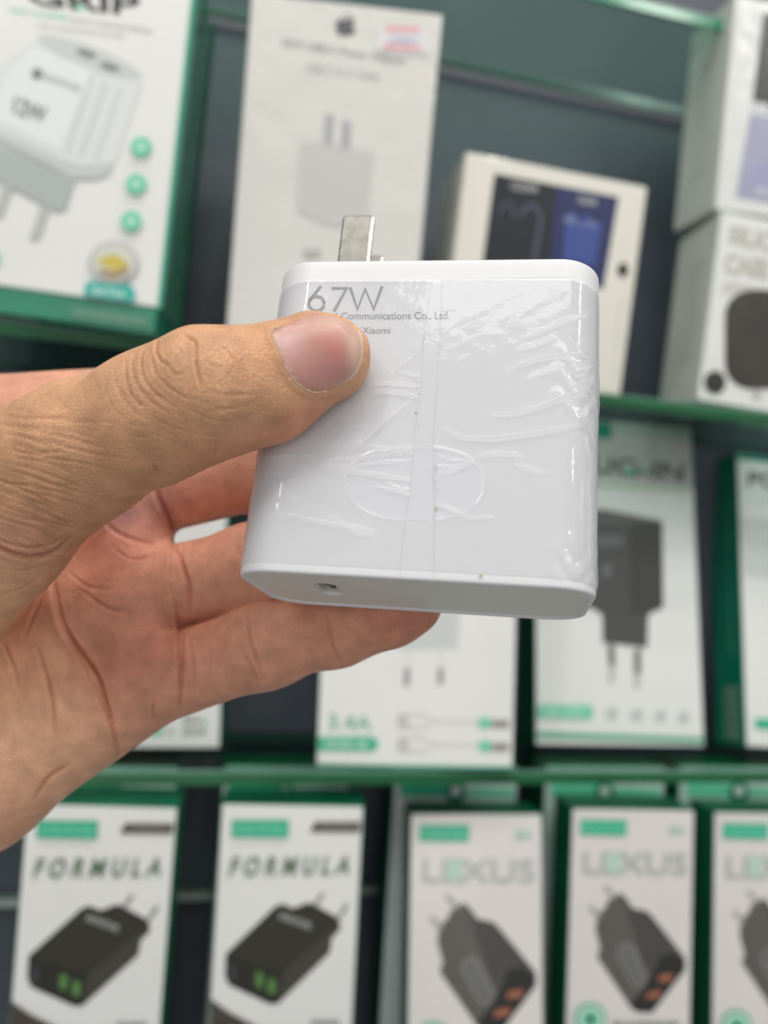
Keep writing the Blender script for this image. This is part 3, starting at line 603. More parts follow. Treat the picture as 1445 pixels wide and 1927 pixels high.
wr_r = [([(1110, 515), (1180, 490), (1270, 450), (1370, 405)], 15, .34), ([(1090, 560), (1150, 545), (1230, 515)], 16, .26), ([(1055, 643), (1120, 610), (1200, 590), (1300, 575), (1370, 545)], 8, .42),
        ([(1130, 665), (1190, 645), (1260, 620)], 16, .28), ([(1000, 805), (1080, 800), (1160, 780), (1240, 750), (1320, 715), (1370, 690)], 9, .5), ([(810, 855), (860, 885), (920, 895), (1000, 895), (1080, 885), (1160, 875), (1240, 860), (1320, 835), (1370, 830)], 8, .55),
        ([(870, 455), (930, 435)], 11, .22), ([(845, 553), (900, 530), (965, 500)], 12, .34), ([(865, 605), (905, 580)], 12, .28), ([(780, 1000), (850, 1000), (920, 985), (980, 955), (1060, 950), (1110, 965)], 10, .38),
        ([(1085, 995), (1140, 1010), (1200, 1025)], 9, .32), ([(780, 1140), (850, 1165), (900, 1190), (1000, 1190)], 7, .3), ([(1320, 540), (1360, 560), (1400, 545)], 8, .5), ([(1290, 650), (1340, 630), (1400, 590)], 8, .6),
        ([(1290, 700), (1340, 670), (1380, 640)], 7, .5), ([(1340, 680), (1380, 720), (1410, 760)], 7, .7), ([(1280, 760), (1330, 750)], 9, .4), ([(1370, 760), (1345, 800), (1370, 850), (1405, 900)], 8, .8), ([(1360, 870), (1370, 960), (1385, 1050)], 8, .6),
        ([(1310, 1200), (1300, 1300), (1298, 1420)], 5, .25), ([(1345, 1050), (1335, 1250), (1345, 1400)], 7, .45), ([(1372, 1000), (1378, 1200), (1375, 1400)], 6, .5), ([(780, 955), (840, 975), (900, 975)], 6, .2), ([(780, 1020), (830, 1025), (900, 1000)], 5, .22)]
wr_l = [([(610, 660), (670, 610), (720, 570), (748, 520)], 7, .4), ([(757, 455), (745, 500), (728, 540)], 9, .55), ([(520, 692), (600, 685), (680, 690), (730, 702)], 6, .35), ([(540, 720), (620, 718), (700, 735), (725, 745)], 5, .45),
        ([(470, 930), (540, 890), (600, 830), (660, 780), (705, 740)], 8, .4), ([(370, 900), (380, 870), (430, 850), (500, 845)], 10, .4), ([(310, 950), (400, 945), (480, 925), (560, 930), (640, 940), (700, 935)], 7, .45),
        ([(310, 990), (400, 1000), (480, 1020), (560, 1030), (695, 1052)], 10, .45), ([(390, 970), (500, 970), (600, 955), (695, 950)], 6, .35), ([(110, 1050), (180, 1050), (262, 1048)], 8, .38), ([(110, 1110), (190, 1125), (265, 1133)], 9, .42),
        ([(235, 1185), (300, 1200), (370, 1210), (440, 1230), (500, 1255), (550, 1250)], 9, .42), ([(400, 1190), (450, 1220), (545, 1240)], 6, .25), ([(560, 1075), (620, 1090), (690, 1110)], 6, .3), ([(514, 762), (516, 774)], 9, .35),
        ([(90, 960), (200, 955), (320, 955)], 8, .3), ([(400, 905), (430, 870), (470, 850)], 6, .3), ([(640, 640), (700, 655), (730, 660)], 5, .25), ([(480, 1000), (560, 985), (690, 975)], 6, .3), ([(600, 1060), (650, 1085), (690, 1085)], 5, .25)]
def film(name, edge_px, side, wr, label):
    """sheet from an inner edge (polyline in photo pixels) over the flat face and round the rounded side"""
    E = np.array([face(*z(4, p)) for p in edge_px]); E = E[np.argsort(E[:, 1])]
    z0, z1 = -hh + 0.0016, face(*z(4, (1000, 292)))[1]
    nz, ns = 300, 330
    flat = CW / 2 - CR; arc = CR * math.pi / 2; tail = 0.004
    zz = np.linspace(z0, z1, nz); inner = np.interp(zz, E[:, 1], E[:, 0]) * side
    ss = np.linspace(0, 1, ns)
    Sg = inner[:, None] + ss[None] * (flat + arc + tail - inner[:, None]); Zg = np.repeat(zz[:, None], ns, 1)
    Sg = Sg + 0; s_ = Sg.ravel(); z_ = Zg.ravel()
    if side < 0 or True: pass
    # height field
    P = np.stack([s_ * side, z_], 1); H = np.full(len(P), 0.00013)
    mm = abs(face(*z(4, (800, 700)))[0] - face(*z(4, (900, 700)))[0]) / 100
    for L, w, hgt in wr:
        Q = smooth_line([face(*z(4, p)) for p in L]); 
        d, pos = pl_dist(P, Q); ww = w * mm * 0.55 * (0.35 + 0.65 * np.sin(np.clip(pos, 0.02, 0.98) * math.pi) ** 0.6)
        H = np.maximum(H, 0.00013 + hgt * 0.0013 * (0.4 + 0.6 * np.sin(pos * math.pi) ** 0.7) * np.exp(-(d / ww) ** 2.6))
    d, pos = pl_dist(P, np.array(ov + ov[:1])); H = np.maximum(H, 0.00013 + 0.00007 * np.exp(-(d / 0.00022) ** 2))
    # gentle waviness
    H += 0.000012 * (np.sin(s_ * 900 + 2 * np.sin(z_ * 500)) * np.sin(z_ * 700 + 1.3))
    # loose crinkles near the rounded edge
    edge_w = np.clip((s_ - flat + 0.002) / 0.004, 0, 1)
    H += edge_w * 0.00010 * (1 + np.sin(z_ * 1500 + 3 * np.sin(s_ * 800))) * np.clip(np.sin(z_ * 190 + (0.5 if side > 0 else 2)), 0, 1)
    X = np.where(s_ < flat, s_, flat + np.sin(np.clip((s_ - flat) / CR, 0, math.pi / 2)) * CR)
    Yy = np.where(s_ < flat, -CDp / 2, -CDp / 2 + CR - np.cos(np.clip((s_ - flat) / CR, 0, math.pi / 2)) * CR) + np.clip(s_ - flat - arc, 0, 1)
    ang = np.clip((s_ - flat) / CR, 0, math.pi / 2); nx_ = np.sin(ang); ny_ = -np.cos(ang)
    V = np.stack([side * (X + nx_ * H), Yy + ny_ * H, z_], 1)
    Fc = []
    for i in range(nz - 1):
        b = i * ns
        for j in range(ns - 1):
            q = (b + j, b + j + 1, b + ns + j + 1, b + ns + j); Fc.append(q if side > 0 else q[::-1])
    o = mesh_obj(name, V, Fc, film_m, ch, True); o['label'] = label
    return o
film_m = clear_mat('clear_film', (0.995, 0.995, 0.998, 1), 0.015, 0.035, 0.13, (0.97, 0.97, 1.0, 1), ior=1.45, fk=0.55, bump=(420, 0.00005))
film('clear_film', [(806, 290), (800, 500), (775, 900), (778, 1440)], 1, wr_r, 'clear wrinkled film on the right of the face')
film('clear_film', [(771, 290), (745, 450), (722, 740), (700, 900), (690, 1050), (662, 1250), (650, 1440)], -1, wr_l, 'clear wrinkled film on the left of the face')
V = []; Fc = []  # added sheet, dims the bare band to the tone of the film
for i in range(30):
    y_ = 300 + (1440 - 300) * i / 29
    xl = np.interp(y_, [290, 450, 740, 900, 1050, 1250, 1440], [771, 745, 722, 700, 690, 662, 650]) + 1; xr = np.interp(y_, [290, 500, 900, 1440], [806, 800, 775, 778]) - 1
    for xx in (xl, xr): a_ = face(*z(4, (xx, y_))); V.append((a_[0], -CDp / 2 - 0.00011, max(a_[1], -hh + 0.0016)))
    if i: b_ = 2 * i; Fc.append((b_ - 2, b_, b_ + 1, b_ - 1))
mesh_obj('clear_film', V, Fc, film_m, ch)['label'] = 'smooth narrow strip of film added to even the tone between the wrinkled halves'
def band(name, L, w, hgt, m):
    Q = smooth_line(L, 8); V = []; Fc = []
    for i, p in enumerate(Q):
        d = Q[min(i + 1, len(Q) - 1)] - Q[max(i - 1, 0)]; d /= np.linalg.norm(d); n = np.array([-d[1], d[0]])
        for k, y_ in ((-1, 0), (-0.4, 1), (0.4, 1), (1, 0)):
            a_ = face(*z(4, tuple(p + n * w * k / 2))); V.append((a_[0], -CDp / 2 - 0.00012 - hgt * y_, a_[1]))
        if i:
            for k in range(3): b = 4 * i + k; Fc.append((b - 4, b - 3, b + 1, b))
    return mesh_obj(name, V, Fc, m, ch, True)
cut = clear_mat('film_cut_edge', (0.97, 0.97, 0.98, 1), 0.03, 0.1, 0.08, (0.9, 0.9, 0.92, 1), fk=0.6)
band('film_edge', [(771, 300), (745, 450), (722, 740), (700, 900), (690, 1050), (662, 1250), (650, 1410)], 1.8, 0.00009, cut)
band('film_edge', [(806, 300), (800, 500), (775, 900), (778, 1200), (776, 1420)], 1.8, 0.00009, cut)
band('film_edge', [(230, 306), (400, 305), (600, 306), (770, 308)], 2, 0.0001, cut)
band('film_edge', [(806, 296), (1000, 288), (1260, 282), (1330, 285)], 2, 0.0001, cut)
# specks of dust caught under the film
V = []; Fc = []
def speck(x, y, r):
    a_ = face(*z(4, (x, y))); rr = r * 6e-5; b = len(V)
    for k in range(6): V.append((a_[0] + rr * math.cos(k * 1.047) * random.uniform(0.6, 1.2), -CDp / 2 - 0.00024, a_[1] + rr * math.sin(k * 1.047) * random.uniform(0.6, 1.2)))
    Fc.append(tuple(range(b, b + 6)))
speck(707, 799, 3)
for k in range(26): speck(random.gauss(712, 8), random.uniform(640, 900), random.uniform(0.5, 1.2))
for k in range(40): speck(random.gauss(785, 5), random.uniform(930, 1240), random.uniform(0.5, 1.3))
for k in range(16): speck(random.uniform(560, 690), random.uniform(1000, 1160), random.uniform(0.5, 1.1))
for k in range(14): speck(random.uniform(100, 1330), random.uniform(320, 1400), random.uniform(0.4, 1.0))
tag(mesh_obj('dust_specks', V, Fc, mat('dust', (0.10, 0.085, 0.07, 1), 0.8), ch), kind='stuff')
V = []; Fc = []
speck(952, 1413, 6); speck(785, 1160, 4); speck(1358, 1375, 4)
mesh_obj('brown_stain', V, Fc, mat('stain', (0.55, 0.45, 0.30, 1), 0.8), ch)

# ------------------------------------------------------------------ the hand: smooth blended volume -> one skin
def P3(x, y, d): return np.array([(x - CX) / F_PX * d, (y - CY) / F_PX * d, d])
def prim(a, b, roll=0.0):
    """a, b = (x px, y px, depth m, half-width px, half-thickness mm)"""
    A = P3(*a[:3]); B = P3(*b[:3]); ax = B - A; L = np.linalg.norm(ax); u = ax / L
    vw = np.cross(u, [0, 0, 1.0]); vw /= np.linalg.norm(vw); n = np.cross(u, vw)
    r = math.radians(roll); w_ = vw * math.cos(r) + n * math.sin(r); n_ = -vw * math.sin(r) + n * math.cos(r)
    return (A, ax, L * L, u, w_, n_, a[3] * a[2] / F_PX, a[4] / 1000, b[3] * b[2] / F_PX, b[4] / 1000)
def d_prim(P, q):
    A, ax, L2, u, w_, n_, rwa, rna, rwb, rnb = q
    d = P - A; t = np.clip((d @ ax) / L2, 0, 1); d = d - t[:, None] * ax
    rw = rwa + (rwb - rwa) * t; rn = rna + (rnb - rna) * t; ra = np.minimum(rw, rn) * 0.5 + rw * 0.5
    a1 = d @ w_; a2 = d @ n_; a3 = d @ u
    k0 = np.sqrt((a1 / rw) ** 2 + (a2 / rn) ** 2 + (a3 / ra) ** 2); k1 = np.sqrt((a1 / rw ** 2) ** 2 + (a2 / rn ** 2) ** 2 + (a3 / ra ** 2) ** 2)
    return np.where(k1 < 1e-6, -np.minimum(rw, rn), k0 * (k0 - 1) / (k1 + 1e-9))
def smin(a_, b_, k):
    h_ = np.clip(0.5 + 0.5 * (b_ - a_) / k, 0, 1); return b_ + (a_ - b_) * h_ - k * h_ * (1 - h_)
def chain(pts, rolls=None):
    return [prim(pts[i], pts[i + 1], rolls[i] if rolls else 0) for i in range(len(pts) - 1)]
thumb = chain([(628, 672, .1262, 70, 5.6), (592, 677, .1258, 80, 6.4), (500, 724, .1245, 103, 7.8), (388, 742, .1235, 118, 9.0), (290, 785, .1265, 118, 9.2), (150, 852, .132, 128, 10.0), (-30, 960, .141, 178, 12.5), (-220, 1140, .152, 215, 15), (-430, 1370, .163, 230, 17)],
              [-14, -12, -8, -6, -4, -2, 0, 0])
little = chain([(782, 1137, .1536, 50, 5.4), (735, 1153, .1545, 56, 6.0), (636, 1184, .156, 62, 6.8), (500, 1212, .158, 76, 7.6), (345, 1264, .162, 80, 8.4)])
ringf = chain([(760, 985, .160, 62, 6.8), (640, 1024, .161, 72, 7.6), (480, 1068, .163, 77, 8.2), (338, 1101, .166, 78, 8.8)])
middle = chain([(820, 790, .167, 64, 7.0), (680, 830, .1675, 76, 7.8), (500, 872, .169, 82, 8.4), (330, 914, .172, 82, 9.2)])
index = chain([(800, 700, .174, 66, 7.0), (640, 730, .174, 78, 7.8), (430, 752, .177, 82, 8.6), (250, 785, .180, 88, 9.5)])
palm = [prim((285, 1285, .163, 84, 9.0), (-60, 1424, .166, 172, 13.5)), prim((-60, 1424, .166, 172, 13.5), (-430, 1560, .168, 200, 18)),
        prim((262, 1118, .167, 88, 9.2), (-60, 1270, .172, 150, 12)), prim((-60, 1270, .172, 150, 12), (-430, 1480, .170, 200, 18)),
        prim((250, 938, .173, 88, 9.5), (-60, 1090, .177, 150, 12)), prim((-60, 1090, .177, 150, 12), (-430, 1400, .172, 200, 18)),
        prim((235, 790, .181, 100, 9.5), (-100, 850, .180, 140, 12)), prim((-100, 850, .180, 140, 12), (-430, 1320, .172, 200, 18)),
        prim((-430, 1440, .171, 290, 19), (-1000, 1850, .150, 330, 24)),
        prim((255, 1130, .166, 60, 7.5), (280, 1260, .163, 50, 7.0)),       # pads at the finger roots
        prim((245, 975, .1705, 60, 8.0), (262, 1080, .168, 55, 7.5))]
def sdf(P, lab=False):
    def grp(ps, k):
        d = d_prim(P, ps[0])
        for q in ps[1:]: d = smin(d, d_prim(P, q), k)
        return d
    dp = grp(palm, .007); fs = [grp(c, .005) for c in (little, ringf, middle, index)]
    hd = dp
    outs = [smin(dp, f_, .0022) for f_ in fs]
    for o_ in outs: hd = np.minimum(hd, o_)
    dt = grp(thumb, .004)
    r = smin(hd, dt, .0035)
    if lab: return r, dt, dp, fs
    return r
HV = 0.00034
lo = np.array([P3(-760, 560, .17)[0], P3(0, 540, .19)[1], .104]); hi = np.array([P3(860, 0, .165)[0], P3(0, 1800, .17)[1], .206])
n3 = np.ceil((hi - lo) / HV).astype(int)
Dg = np.full(n3, 1.0, np.float32)
BS = 12
bl = [np.arange(0, n, BS) for n in n3]
gx, gy, gz = np.meshgrid(*bl, indexing='ij'); bc = np.stack([gx, gy, gz], -1).reshape(-1, 3)
ctr = lo + (bc + BS / 2) * HV
dc = sdf(ctr); act = np.abs(dc) < BS * HV * 1.25 + 0.001
for b_, dv in zip(bc[~act], dc[~act]): Dg[b_[0]:b_[0] + BS, b_[1]:b_[1] + BS, b_[2]:b_[2] + BS] = dv
ab = bc[act]; oi = np.stack(np.meshgrid(*[np.arange(BS)] * 3, indexing='ij'), -1).reshape(-1, 3)
for s0 in range(0, len(ab), 400):
    I = (ab[s0:s0 + 400, None, :] + oi[None]).reshape(-1, 3); ok = (I < n3).all(1); I = I[ok]
    Dg[I[:, 0], I[:, 1], I[:, 2]] = sdf(lo + I * HV)
sg = Dg < 0
cs = np.zeros(n3 - 1, np.uint8)
for dx in (0, 1):
    for dy in (0, 1):
        for dz in (0, 1): cs += sg[dx:n3[0] - 1 + dx, dy:n3[1] - 1 + dy, dz:n3[2] - 1 + dz]
cell = (cs > 0) & (cs < 8); idx = np.full(cell.shape, -1, np.int64); ci = np.argwhere(cell); idx[cell] = np.arange(len(ci))
P = lo + (ci + 0.5) * HV
quads = []
for axs in range(3):
    sl0 = [slice(1, -1)] * 3; sl1 = [slice(1, -1)] * 3
    sl0[axs] = slice(0, -1); sl1[axs] = slice(1, None)
    s0 = sg[tuple(sl0)]; s1_ = sg[tuple(sl1)]; E = np.argwhere(s0 != s1_); off = np.array([1, 1, 1]); off[axs] = 0; E = E + off
    o1, o2 = (axs + 1) % 3, (axs + 2) % 3
    e1 = np.zeros(3, int); e1[o1] = 1; e2 = np.zeros(3, int); e2[o2] = 1
    q = np.stack([idx[tuple((E - e1 - e2).T)], idx[tuple((E - e2).T)], idx[tuple(E.T)], idx[tuple((E - e1).T)]], 1)
    ins = sg[tuple(E.T)]; q[~ins] = q[~ins][:, ::-1]; quads.append(q)
Q = np.vstack(quads); Q = Q[(Q >= 0).all(1)]
def grad(P, e=0.00012):
    return np.stack([(sdf(P + np.eye(3)[i] * e) - sdf(P - np.eye(3)[i] * e)) / (2 * e) for i in range(3)], 1)
def lap(X):
    acc = np.zeros_like(X); cnt = np.zeros(len(X))
    for i in range(4):
        a_, b_ = Q[:, i], Q[:, (i + 1) % 4]
        for s_, t_ in ((a_, b_), (b_, a_)):
            cnt += np.bincount(s_, minlength=len(X))
            for k in range(X.shape[1]): acc[:, k] += np.bincount(s_, X[t_, k], minlength=len(X))
    return acc / np.maximum(cnt, 1)[:, None]
for it in range(2):
    g_ = grad(P); gl = np.linalg.norm(g_, axis=1, keepdims=True); P = P - np.clip(sdf(P)[:, None] / np.maximum(gl, 0.3), -HV, HV) * g_ / np.maximum(gl, 1e-6)
    P = P + 0.5 * (lap(P) - P)
g_ = grad(P); gl = np.linalg.norm(g_, axis=1, keepdims=True); nrm = g_ / np.maximum(gl, 1e-6)
P = P - np.clip(sdf(P)[:, None] / np.maximum(gl, 0.3), -HV, HV) * nrm
for _ in range(8): P = P + 0.5 * (lap(P) - P)         # soften the folds
_, dT, dP, dF = sdf(P, True)
dF = np.stack(dF, 1)
isT = (dT < np.minimum(dP, dF.min(1)) + 0.0005)
px = np.stack([P[:, 0] / P[:, 2] * F_PX + CX, P[:, 1] / P[:, 2] * F_PX + CY], 1)
vd = P / np.linalg.norm(P, axis=1, keepdims=True); frontness = np.clip(-(nrm * vd).sum(1) * 2.5, 0, 1)
disp = np.zeros(len(P)); red = np.zeros(len(P))
def crease(L, w, dep, mask, zoom=5, lip=0.35):
    """a fold line: polyline in pixels, half-width px, depth mm"""
    global disp
    Lp = smooth_line([z(zoom, p) for p in L]); b0_ = Lp.min(0) - 5 * w; b1_ = Lp.max(0) + 5 * w
    m_ = mask & (px[:, 0] > b0_[0]) & (px[:, 0] < b1_[0]) & (px[:, 1] > b0_[1]) & (px[:, 1] < b1_[1]) & (frontness > 0)
    i_ = np.nonzero(m_)[0]
    if not len(i_): return
    d, pos = pl_dist(px[i_], Lp); taper = np.sin(np.clip(pos, 0.03, 0.97) * math.pi) ** 0.5
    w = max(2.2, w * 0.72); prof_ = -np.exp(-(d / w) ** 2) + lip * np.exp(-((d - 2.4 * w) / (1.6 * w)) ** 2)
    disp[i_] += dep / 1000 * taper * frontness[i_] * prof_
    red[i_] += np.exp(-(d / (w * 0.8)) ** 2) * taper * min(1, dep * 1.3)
T_ = isT; N_ = ~isT
kn = [([(600, 100), (590, 150), (612, 195), (642, 215)], 3.2, .26), ([(690, 95), (738, 130), (735, 190), (747, 245), (768, 300)], 3.4, .42), ([(620, 200), (660, 240), (692, 250)], 2.8, .25), ([(560, 120), (532, 180), (545, 260), (600, 330), (665, 370)], 3, .24),
      ([(600, 130), (577, 200), (602, 270), (680, 330), (742, 350)], 3, .22), ([(520, 150), (496, 210), (521, 290), (572, 350), (645, 400)], 2.8, .22), ([(480, 185), (470, 250), (502, 330), (562, 390)], 2.6, .2), ([(440, 200), (430, 260), (462, 340), (522, 400), (602, 440)], 2.6, .17),
      ([(800, 130), (852, 160), (882, 210), (862, 260), (812, 290)], 2.8, .2), ([(760, 180), (800, 215), (842, 220)], 2.5, .18), ([(900, 190), (927, 250), (932, 300)], 2.5, .12), ([(780, 300), (852, 330), (932, 320)], 2.6, .17), ([(720, 330), (802, 370), (902, 370), (982, 340)], 2.6, .16),
      ([(700, 380), (792, 420), (882, 430), (962, 400)], 2.6, .14), ([(583, 575), (590, 600), (600, 625)], 3, .3), ([(822, 500), (812, 530), (808, 560)], 3, .25), ([(600, 430), (702, 470), (802, 480), (902, 460)], 2.6, .14), ([(650, 130), (680, 170), (700, 200)], 2.4, .18), ([(640, 160), (620, 240), (640, 300)], 2.4, .15),
      ([(700, 200), (720, 260), (700, 300)], 2.2, .13), ([(820, 180), (840, 200), (835, 235)], 2.2, .16), ([(400, 240), (392, 300), (430, 380), (500, 440)], 2.4, .13), ([(640, 90), (700, 75), (760, 85)], 2.4, .1)]
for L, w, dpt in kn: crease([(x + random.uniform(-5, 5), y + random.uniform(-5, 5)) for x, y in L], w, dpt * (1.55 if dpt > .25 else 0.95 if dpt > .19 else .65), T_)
for k in range(30):                      # long fine lines of the thumb's back
    y0 = 372 + 19 * k + random.uniform(-8, 8); x0 = random.uniform(-30, 110); ln = random.uniform(160, 420); sl = 0.12 + 0.012 * k
    L = [(x0 + ln * t, y0 + sl * ln * t + 22 * math.sin(t * 3 + k) * t) for t in (0, .33, .66, 1)]
    crease(L, random.uniform(1.8, 2.8), random.uniform(.09, .19), T_)
for k in range(22):
    x0 = random.uniform(430, 900); y0 = random.uniform(300, 520); ln = random.uniform(50, 150); a_ = random.uniform(-0.1, 0.5)
    crease([(x0, y0), (x0 + ln / 2, y0 + a_ * ln / 2 + 6), (x0 + ln, y0 + a_ * ln)], 2.0, random.uniform(.04, .09), T_)
for L, w, dpt in [([(-60, 880), (60, 930), (140, 940), (210, 915), (268, 865)], 6, .7), ([(-40, 860), (80, 900), (180, 895), (260, 850)], 3.4, .3), ([(0, 650), (100, 690), (200, 740), (330, 800)], 3, .2), ([(0, 690), (100, 730), (180, 775), (300, 830)], 3, .2), ([(0, 740), (120, 790), (250, 850)], 3, .22),
                  ([(0, 980), (90, 990), (180, 960)], 3, .2), ([(0, 1080), (80, 1060), (160, 1010)], 3, .15)]: crease(L, w, dpt, T_)
for L, w, dpt, zo in [([(195, 990), (212, 1110), (250, 1220), (320, 1320), (370, 1400), (400, 1500), (430, 1600), (442, 1680)], 5, 1.2, 5), ([(300, 1060), (402, 1130), (482, 1150)], 4, .35, 5), ([(180, 1060), (122, 1180), (95, 1240)], 4.5, .45, 5),
                      ([(575, 640), (600, 720), (640, 800), (655, 860)], 6, .8, 5), ([(655, 890), (690, 980), (712, 1060), (716, 1150)], 6, .9, 5), ([(560, 150), (560, 260), (556, 370)], 5, .6, 6), ([(585, 160), (596, 250), (604, 340)], 3.5, .3, 6),
                      ([(480, 340), (474, 400), (492, 432)], 3.5, .3, 6), ([(760, 95), (776, 180), (798, 240), (822, 300)], 4, .42, 6), ([(742, 205), (778, 260), (802, 312)], 3.5, .35, 6), ([(792, 120), (802, 200)], 3, .25, 6), ([(1008, 85), (1020, 160), (1042, 220), (1060, 250)], 4, .4, 6),
                      ([(1060, 95), (1082, 160)], 3, .15, 6), ([(690, 895), (682, 960), (702, 1020)], 3.5, .35, 5), ([(930, 850), (940, 950), (960, 1050)], 4, .3, 5), ([(360, 760), (430, 840), (520, 880), (610, 900)], 5, .35, 5), ([(420, 900), (500, 950), (600, 930)], 4, .25, 5), ([(250, 990), (330, 1050), (420, 1060)], 4, .25, 5),
                      ([(120, 200), (160, 350), (170, 480)], 6, .5, 6), ([(0, 160), (40, 250), (60, 330)], 5, .3, 6), ([(210, 560), (150, 600), (110, 660)], 6, .6, 6), ([(860, 110), (872, 160), (880, 200)], 3, .15, 6), ([(640, 170), (650, 240), (640, 300)], 3, .15, 6)]:
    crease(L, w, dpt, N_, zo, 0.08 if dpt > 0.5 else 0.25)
def overlap(yx, hgt, decay, mask):
    '''flesh left of a fold bulging over what lies to its right'''
    yx = smooth_line(yx, 5); ys = yx[:, 1]
    i_ = np.nonzero(mask & (frontness > 0) & (px[:, 1] > ys[0]) & (px[:, 1] < ys[-1]))[0]
    xc = np.interp(px[i_, 1], ys, yx[:, 0]); d = (xc - px[i_, 0]) * 0.85; t = (px[i_, 1] - ys[0]) / (ys[-1] - ys[0])
    disp[i_] += hgt / 1000 * np.sin(t * math.pi) ** 0.6 * frontness[i_] * (np.where(d > 0, np.exp(-d / decay), 0) * np.clip(d / 2.5, 0, 1) - 0.3 * np.exp(-np.abs(d) / (decay * .4)) * (d <= 0))
overlap([(97, 1080), (112, 1150), (135, 1210), (165, 1265), (192, 1315), (214, 1365), (221, 1400), (222, 1440)], 1.3, 60, N_)
overlap([(272, 885), (290, 930), (315, 980), (325, 1012), (322, 1090), (331, 1140), (337, 1200), (339, 1300), (338, 1350)], 1.0, 34, N_)
for k in range(46):                     # fine palm lines
    x0 = random.uniform(110, 320); y0 = random.uniform(950, 1420); ln = random.uniform(25, 80); a_ = random.choice((random.uniform(.9, 1.6), random.uniform(-.5, .2)))
    crease([(x0, y0), (x0 + ln * .5 * math.cos(a_), y0 + ln * .5 * math.sin(a_) + 3), (x0 + ln * math.cos(a_), y0 + ln * math.sin(a_))], 1.8, random.uniform(.04, .1), N_, None)
# nail bed: sink the skin a little inside the nail outline
nail = np.array([z(12, p) for p in [(178, 348), (210, 470), (270, 600), (330, 740), (400, 850), (480, 925), (570, 972), (640, 985), (740, 972), (840, 935), (960, 880), (1040, 810), (1088, 730), (1118, 620), (1128, 520), (1112, 400), (1062, 280), (985, 190), (885, 140), (770, 128), (650, 150), (520, 202), (400, 255), (250, 322)]])
def in_poly(p, poly):
    c_n = np.zeros(len(p), bool); j = len(poly) - 1
    for i in range(len(poly)):
        xi, yi = poly[i]; xj, yj = poly[j]
        m_ = ((yi > p[:, 1]) != (yj > p[:, 1])) & (p[:, 0] < (xj - xi) * (p[:, 1] - yi) / (yj - yi + 1e-12) + xi); c_n ^= m_; j = i
    return c_n
near = T_ & (px[:, 0] > 480) & (frontness > 0)
ni = np.nonzero(near)[0]; dn, _ = pl_dist(px[ni], np.vstack([nail, nail[:1]])); inn = in_poly(px[ni], nail)
sgn = np.where(inn, -dn, dn)
disp[ni] += np.where(inn, -0.00035, 0) * np.clip(dn / 4, 0, 1) + 0.00028 * np.exp(-((sgn - 7) / 6) ** 2) * (px[ni, 1] > 600)
disp = disp + 0.00005 * (rng.random(len(P)) - .5) * 0 + 0.00003 * np.sin(px[:, 0] * 0.05) * np.sin(px[:, 1] * 0.06)
Pb = P.copy()
P = P + nrm * disp[:, None]
# skin tone with some light and shade painted in: tan back of thumb, pinker palm, redder finger pads
tan = np.array([0.645, 0.345, 0.19]); pink = np.array([0.69, 0.325, 0.215]); lit_palm = np.array([0.86, 0.49, 0.30]); rosy = np.array([0.56, 0.20, 0.135]); vein = np.array([0.42, 0.22, 0.25])
col = np.where(isT[:, None], tan, pink)
bl_ = np.clip((dT - dP + 0.001) / 0.006, 0, 1)[:, None]; col = np.where(((P[:, 0] / P[:, 2] * F_PX + CX) < 330)[:, None] & (dT < 0.003)[:, None], tan * (1 - bl_) + pink * bl_, col)
def blob(x, y, r, c, s_, mask=None, ry=None, rot=0):
    global col
    a_ = math.radians(rot); dx = px[:, 0] - x; dy = px[:, 1] - y; u = dx * math.cos(a_) + dy * math.sin(a_); v = -dx * math.sin(a_) + dy * math.cos(a_)
    w_ = np.exp(-((u / r) ** 2 + (v / (ry or r)) ** 2)) * s_
    if mask is not None: w_ = w_ * mask
    col = col * (1 - w_[:, None]) + c * w_[:, None]
blob(60, 1440, 200, lit_palm, .8, N_); blob(0, 1330, 130, lit_palm, .6, N_); blob(60, 720, 160, pink, .5, N_, 60)  # lower palm painted paler for the light that falls on it
blob(560, 800, 110, rosy * 1.12, .55, T_, 36, -28); blob(440, 850, 110, rosy * 1.2, .4, T_, 30, -12); blob(345, 690, 60, tan * 0.86, .5, T_); blob(490, 665, 40, tan * np.array([0.95, .84, .75]), .6, T_); blob(430, 650, 60, tan * 1.05, .4, T_)
blob(0, 1130, 140, lit_palm, .7, T_, 80); blob(60, 1010, 90, pink, .6, T_, 50)
blob(225, 965, 60, vein, .75, N_, 40); blob(235, 1040, 75, rosy, .65, N_, 55); blob(250, 1200, 80, rosy, .55, N_, 100); blob(210, 1290, 60, rosy, .35, N_)  # palm redness and vein, deepened for the shade between thumb and palm
blob(300, 1230, 60, rosy, .4, N_, 80); blob(760, 1165, 90, rosy, .75, N_, 60); blob(400, 1220, 40, rosy * 1.2, .25, N_); blob(380, 930, 90, rosy * 1.1, .3, N_, 60); blob(300, 940, 30, vein, .4, N_, 50, -20)
blob(454, 676, 2.5, np.array([.2, .05, .04]), .8, T_)
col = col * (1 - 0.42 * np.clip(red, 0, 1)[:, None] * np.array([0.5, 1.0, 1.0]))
sk = bpy.data.materials.new('skin'); sk.use_nodes = True; nt = sk.node_tree; b = nt.nodes['Principled BSDF']
at = nt.nodes.new('ShaderNodeAttribute'); at.attribute_name = 'skin_tone'
tc = nt.nodes.new('ShaderNodeTexCoord')
def tex(kind, scale, **kw):
    n = nt.nodes.new(kind); n.inputs['Scale'].default_value = scale; nt.links.new(tc.outputs['Object'], n.inputs['Vector'])
    for k_, v_ in kw.items(): n.inputs[k_].default_value = v_
    return n
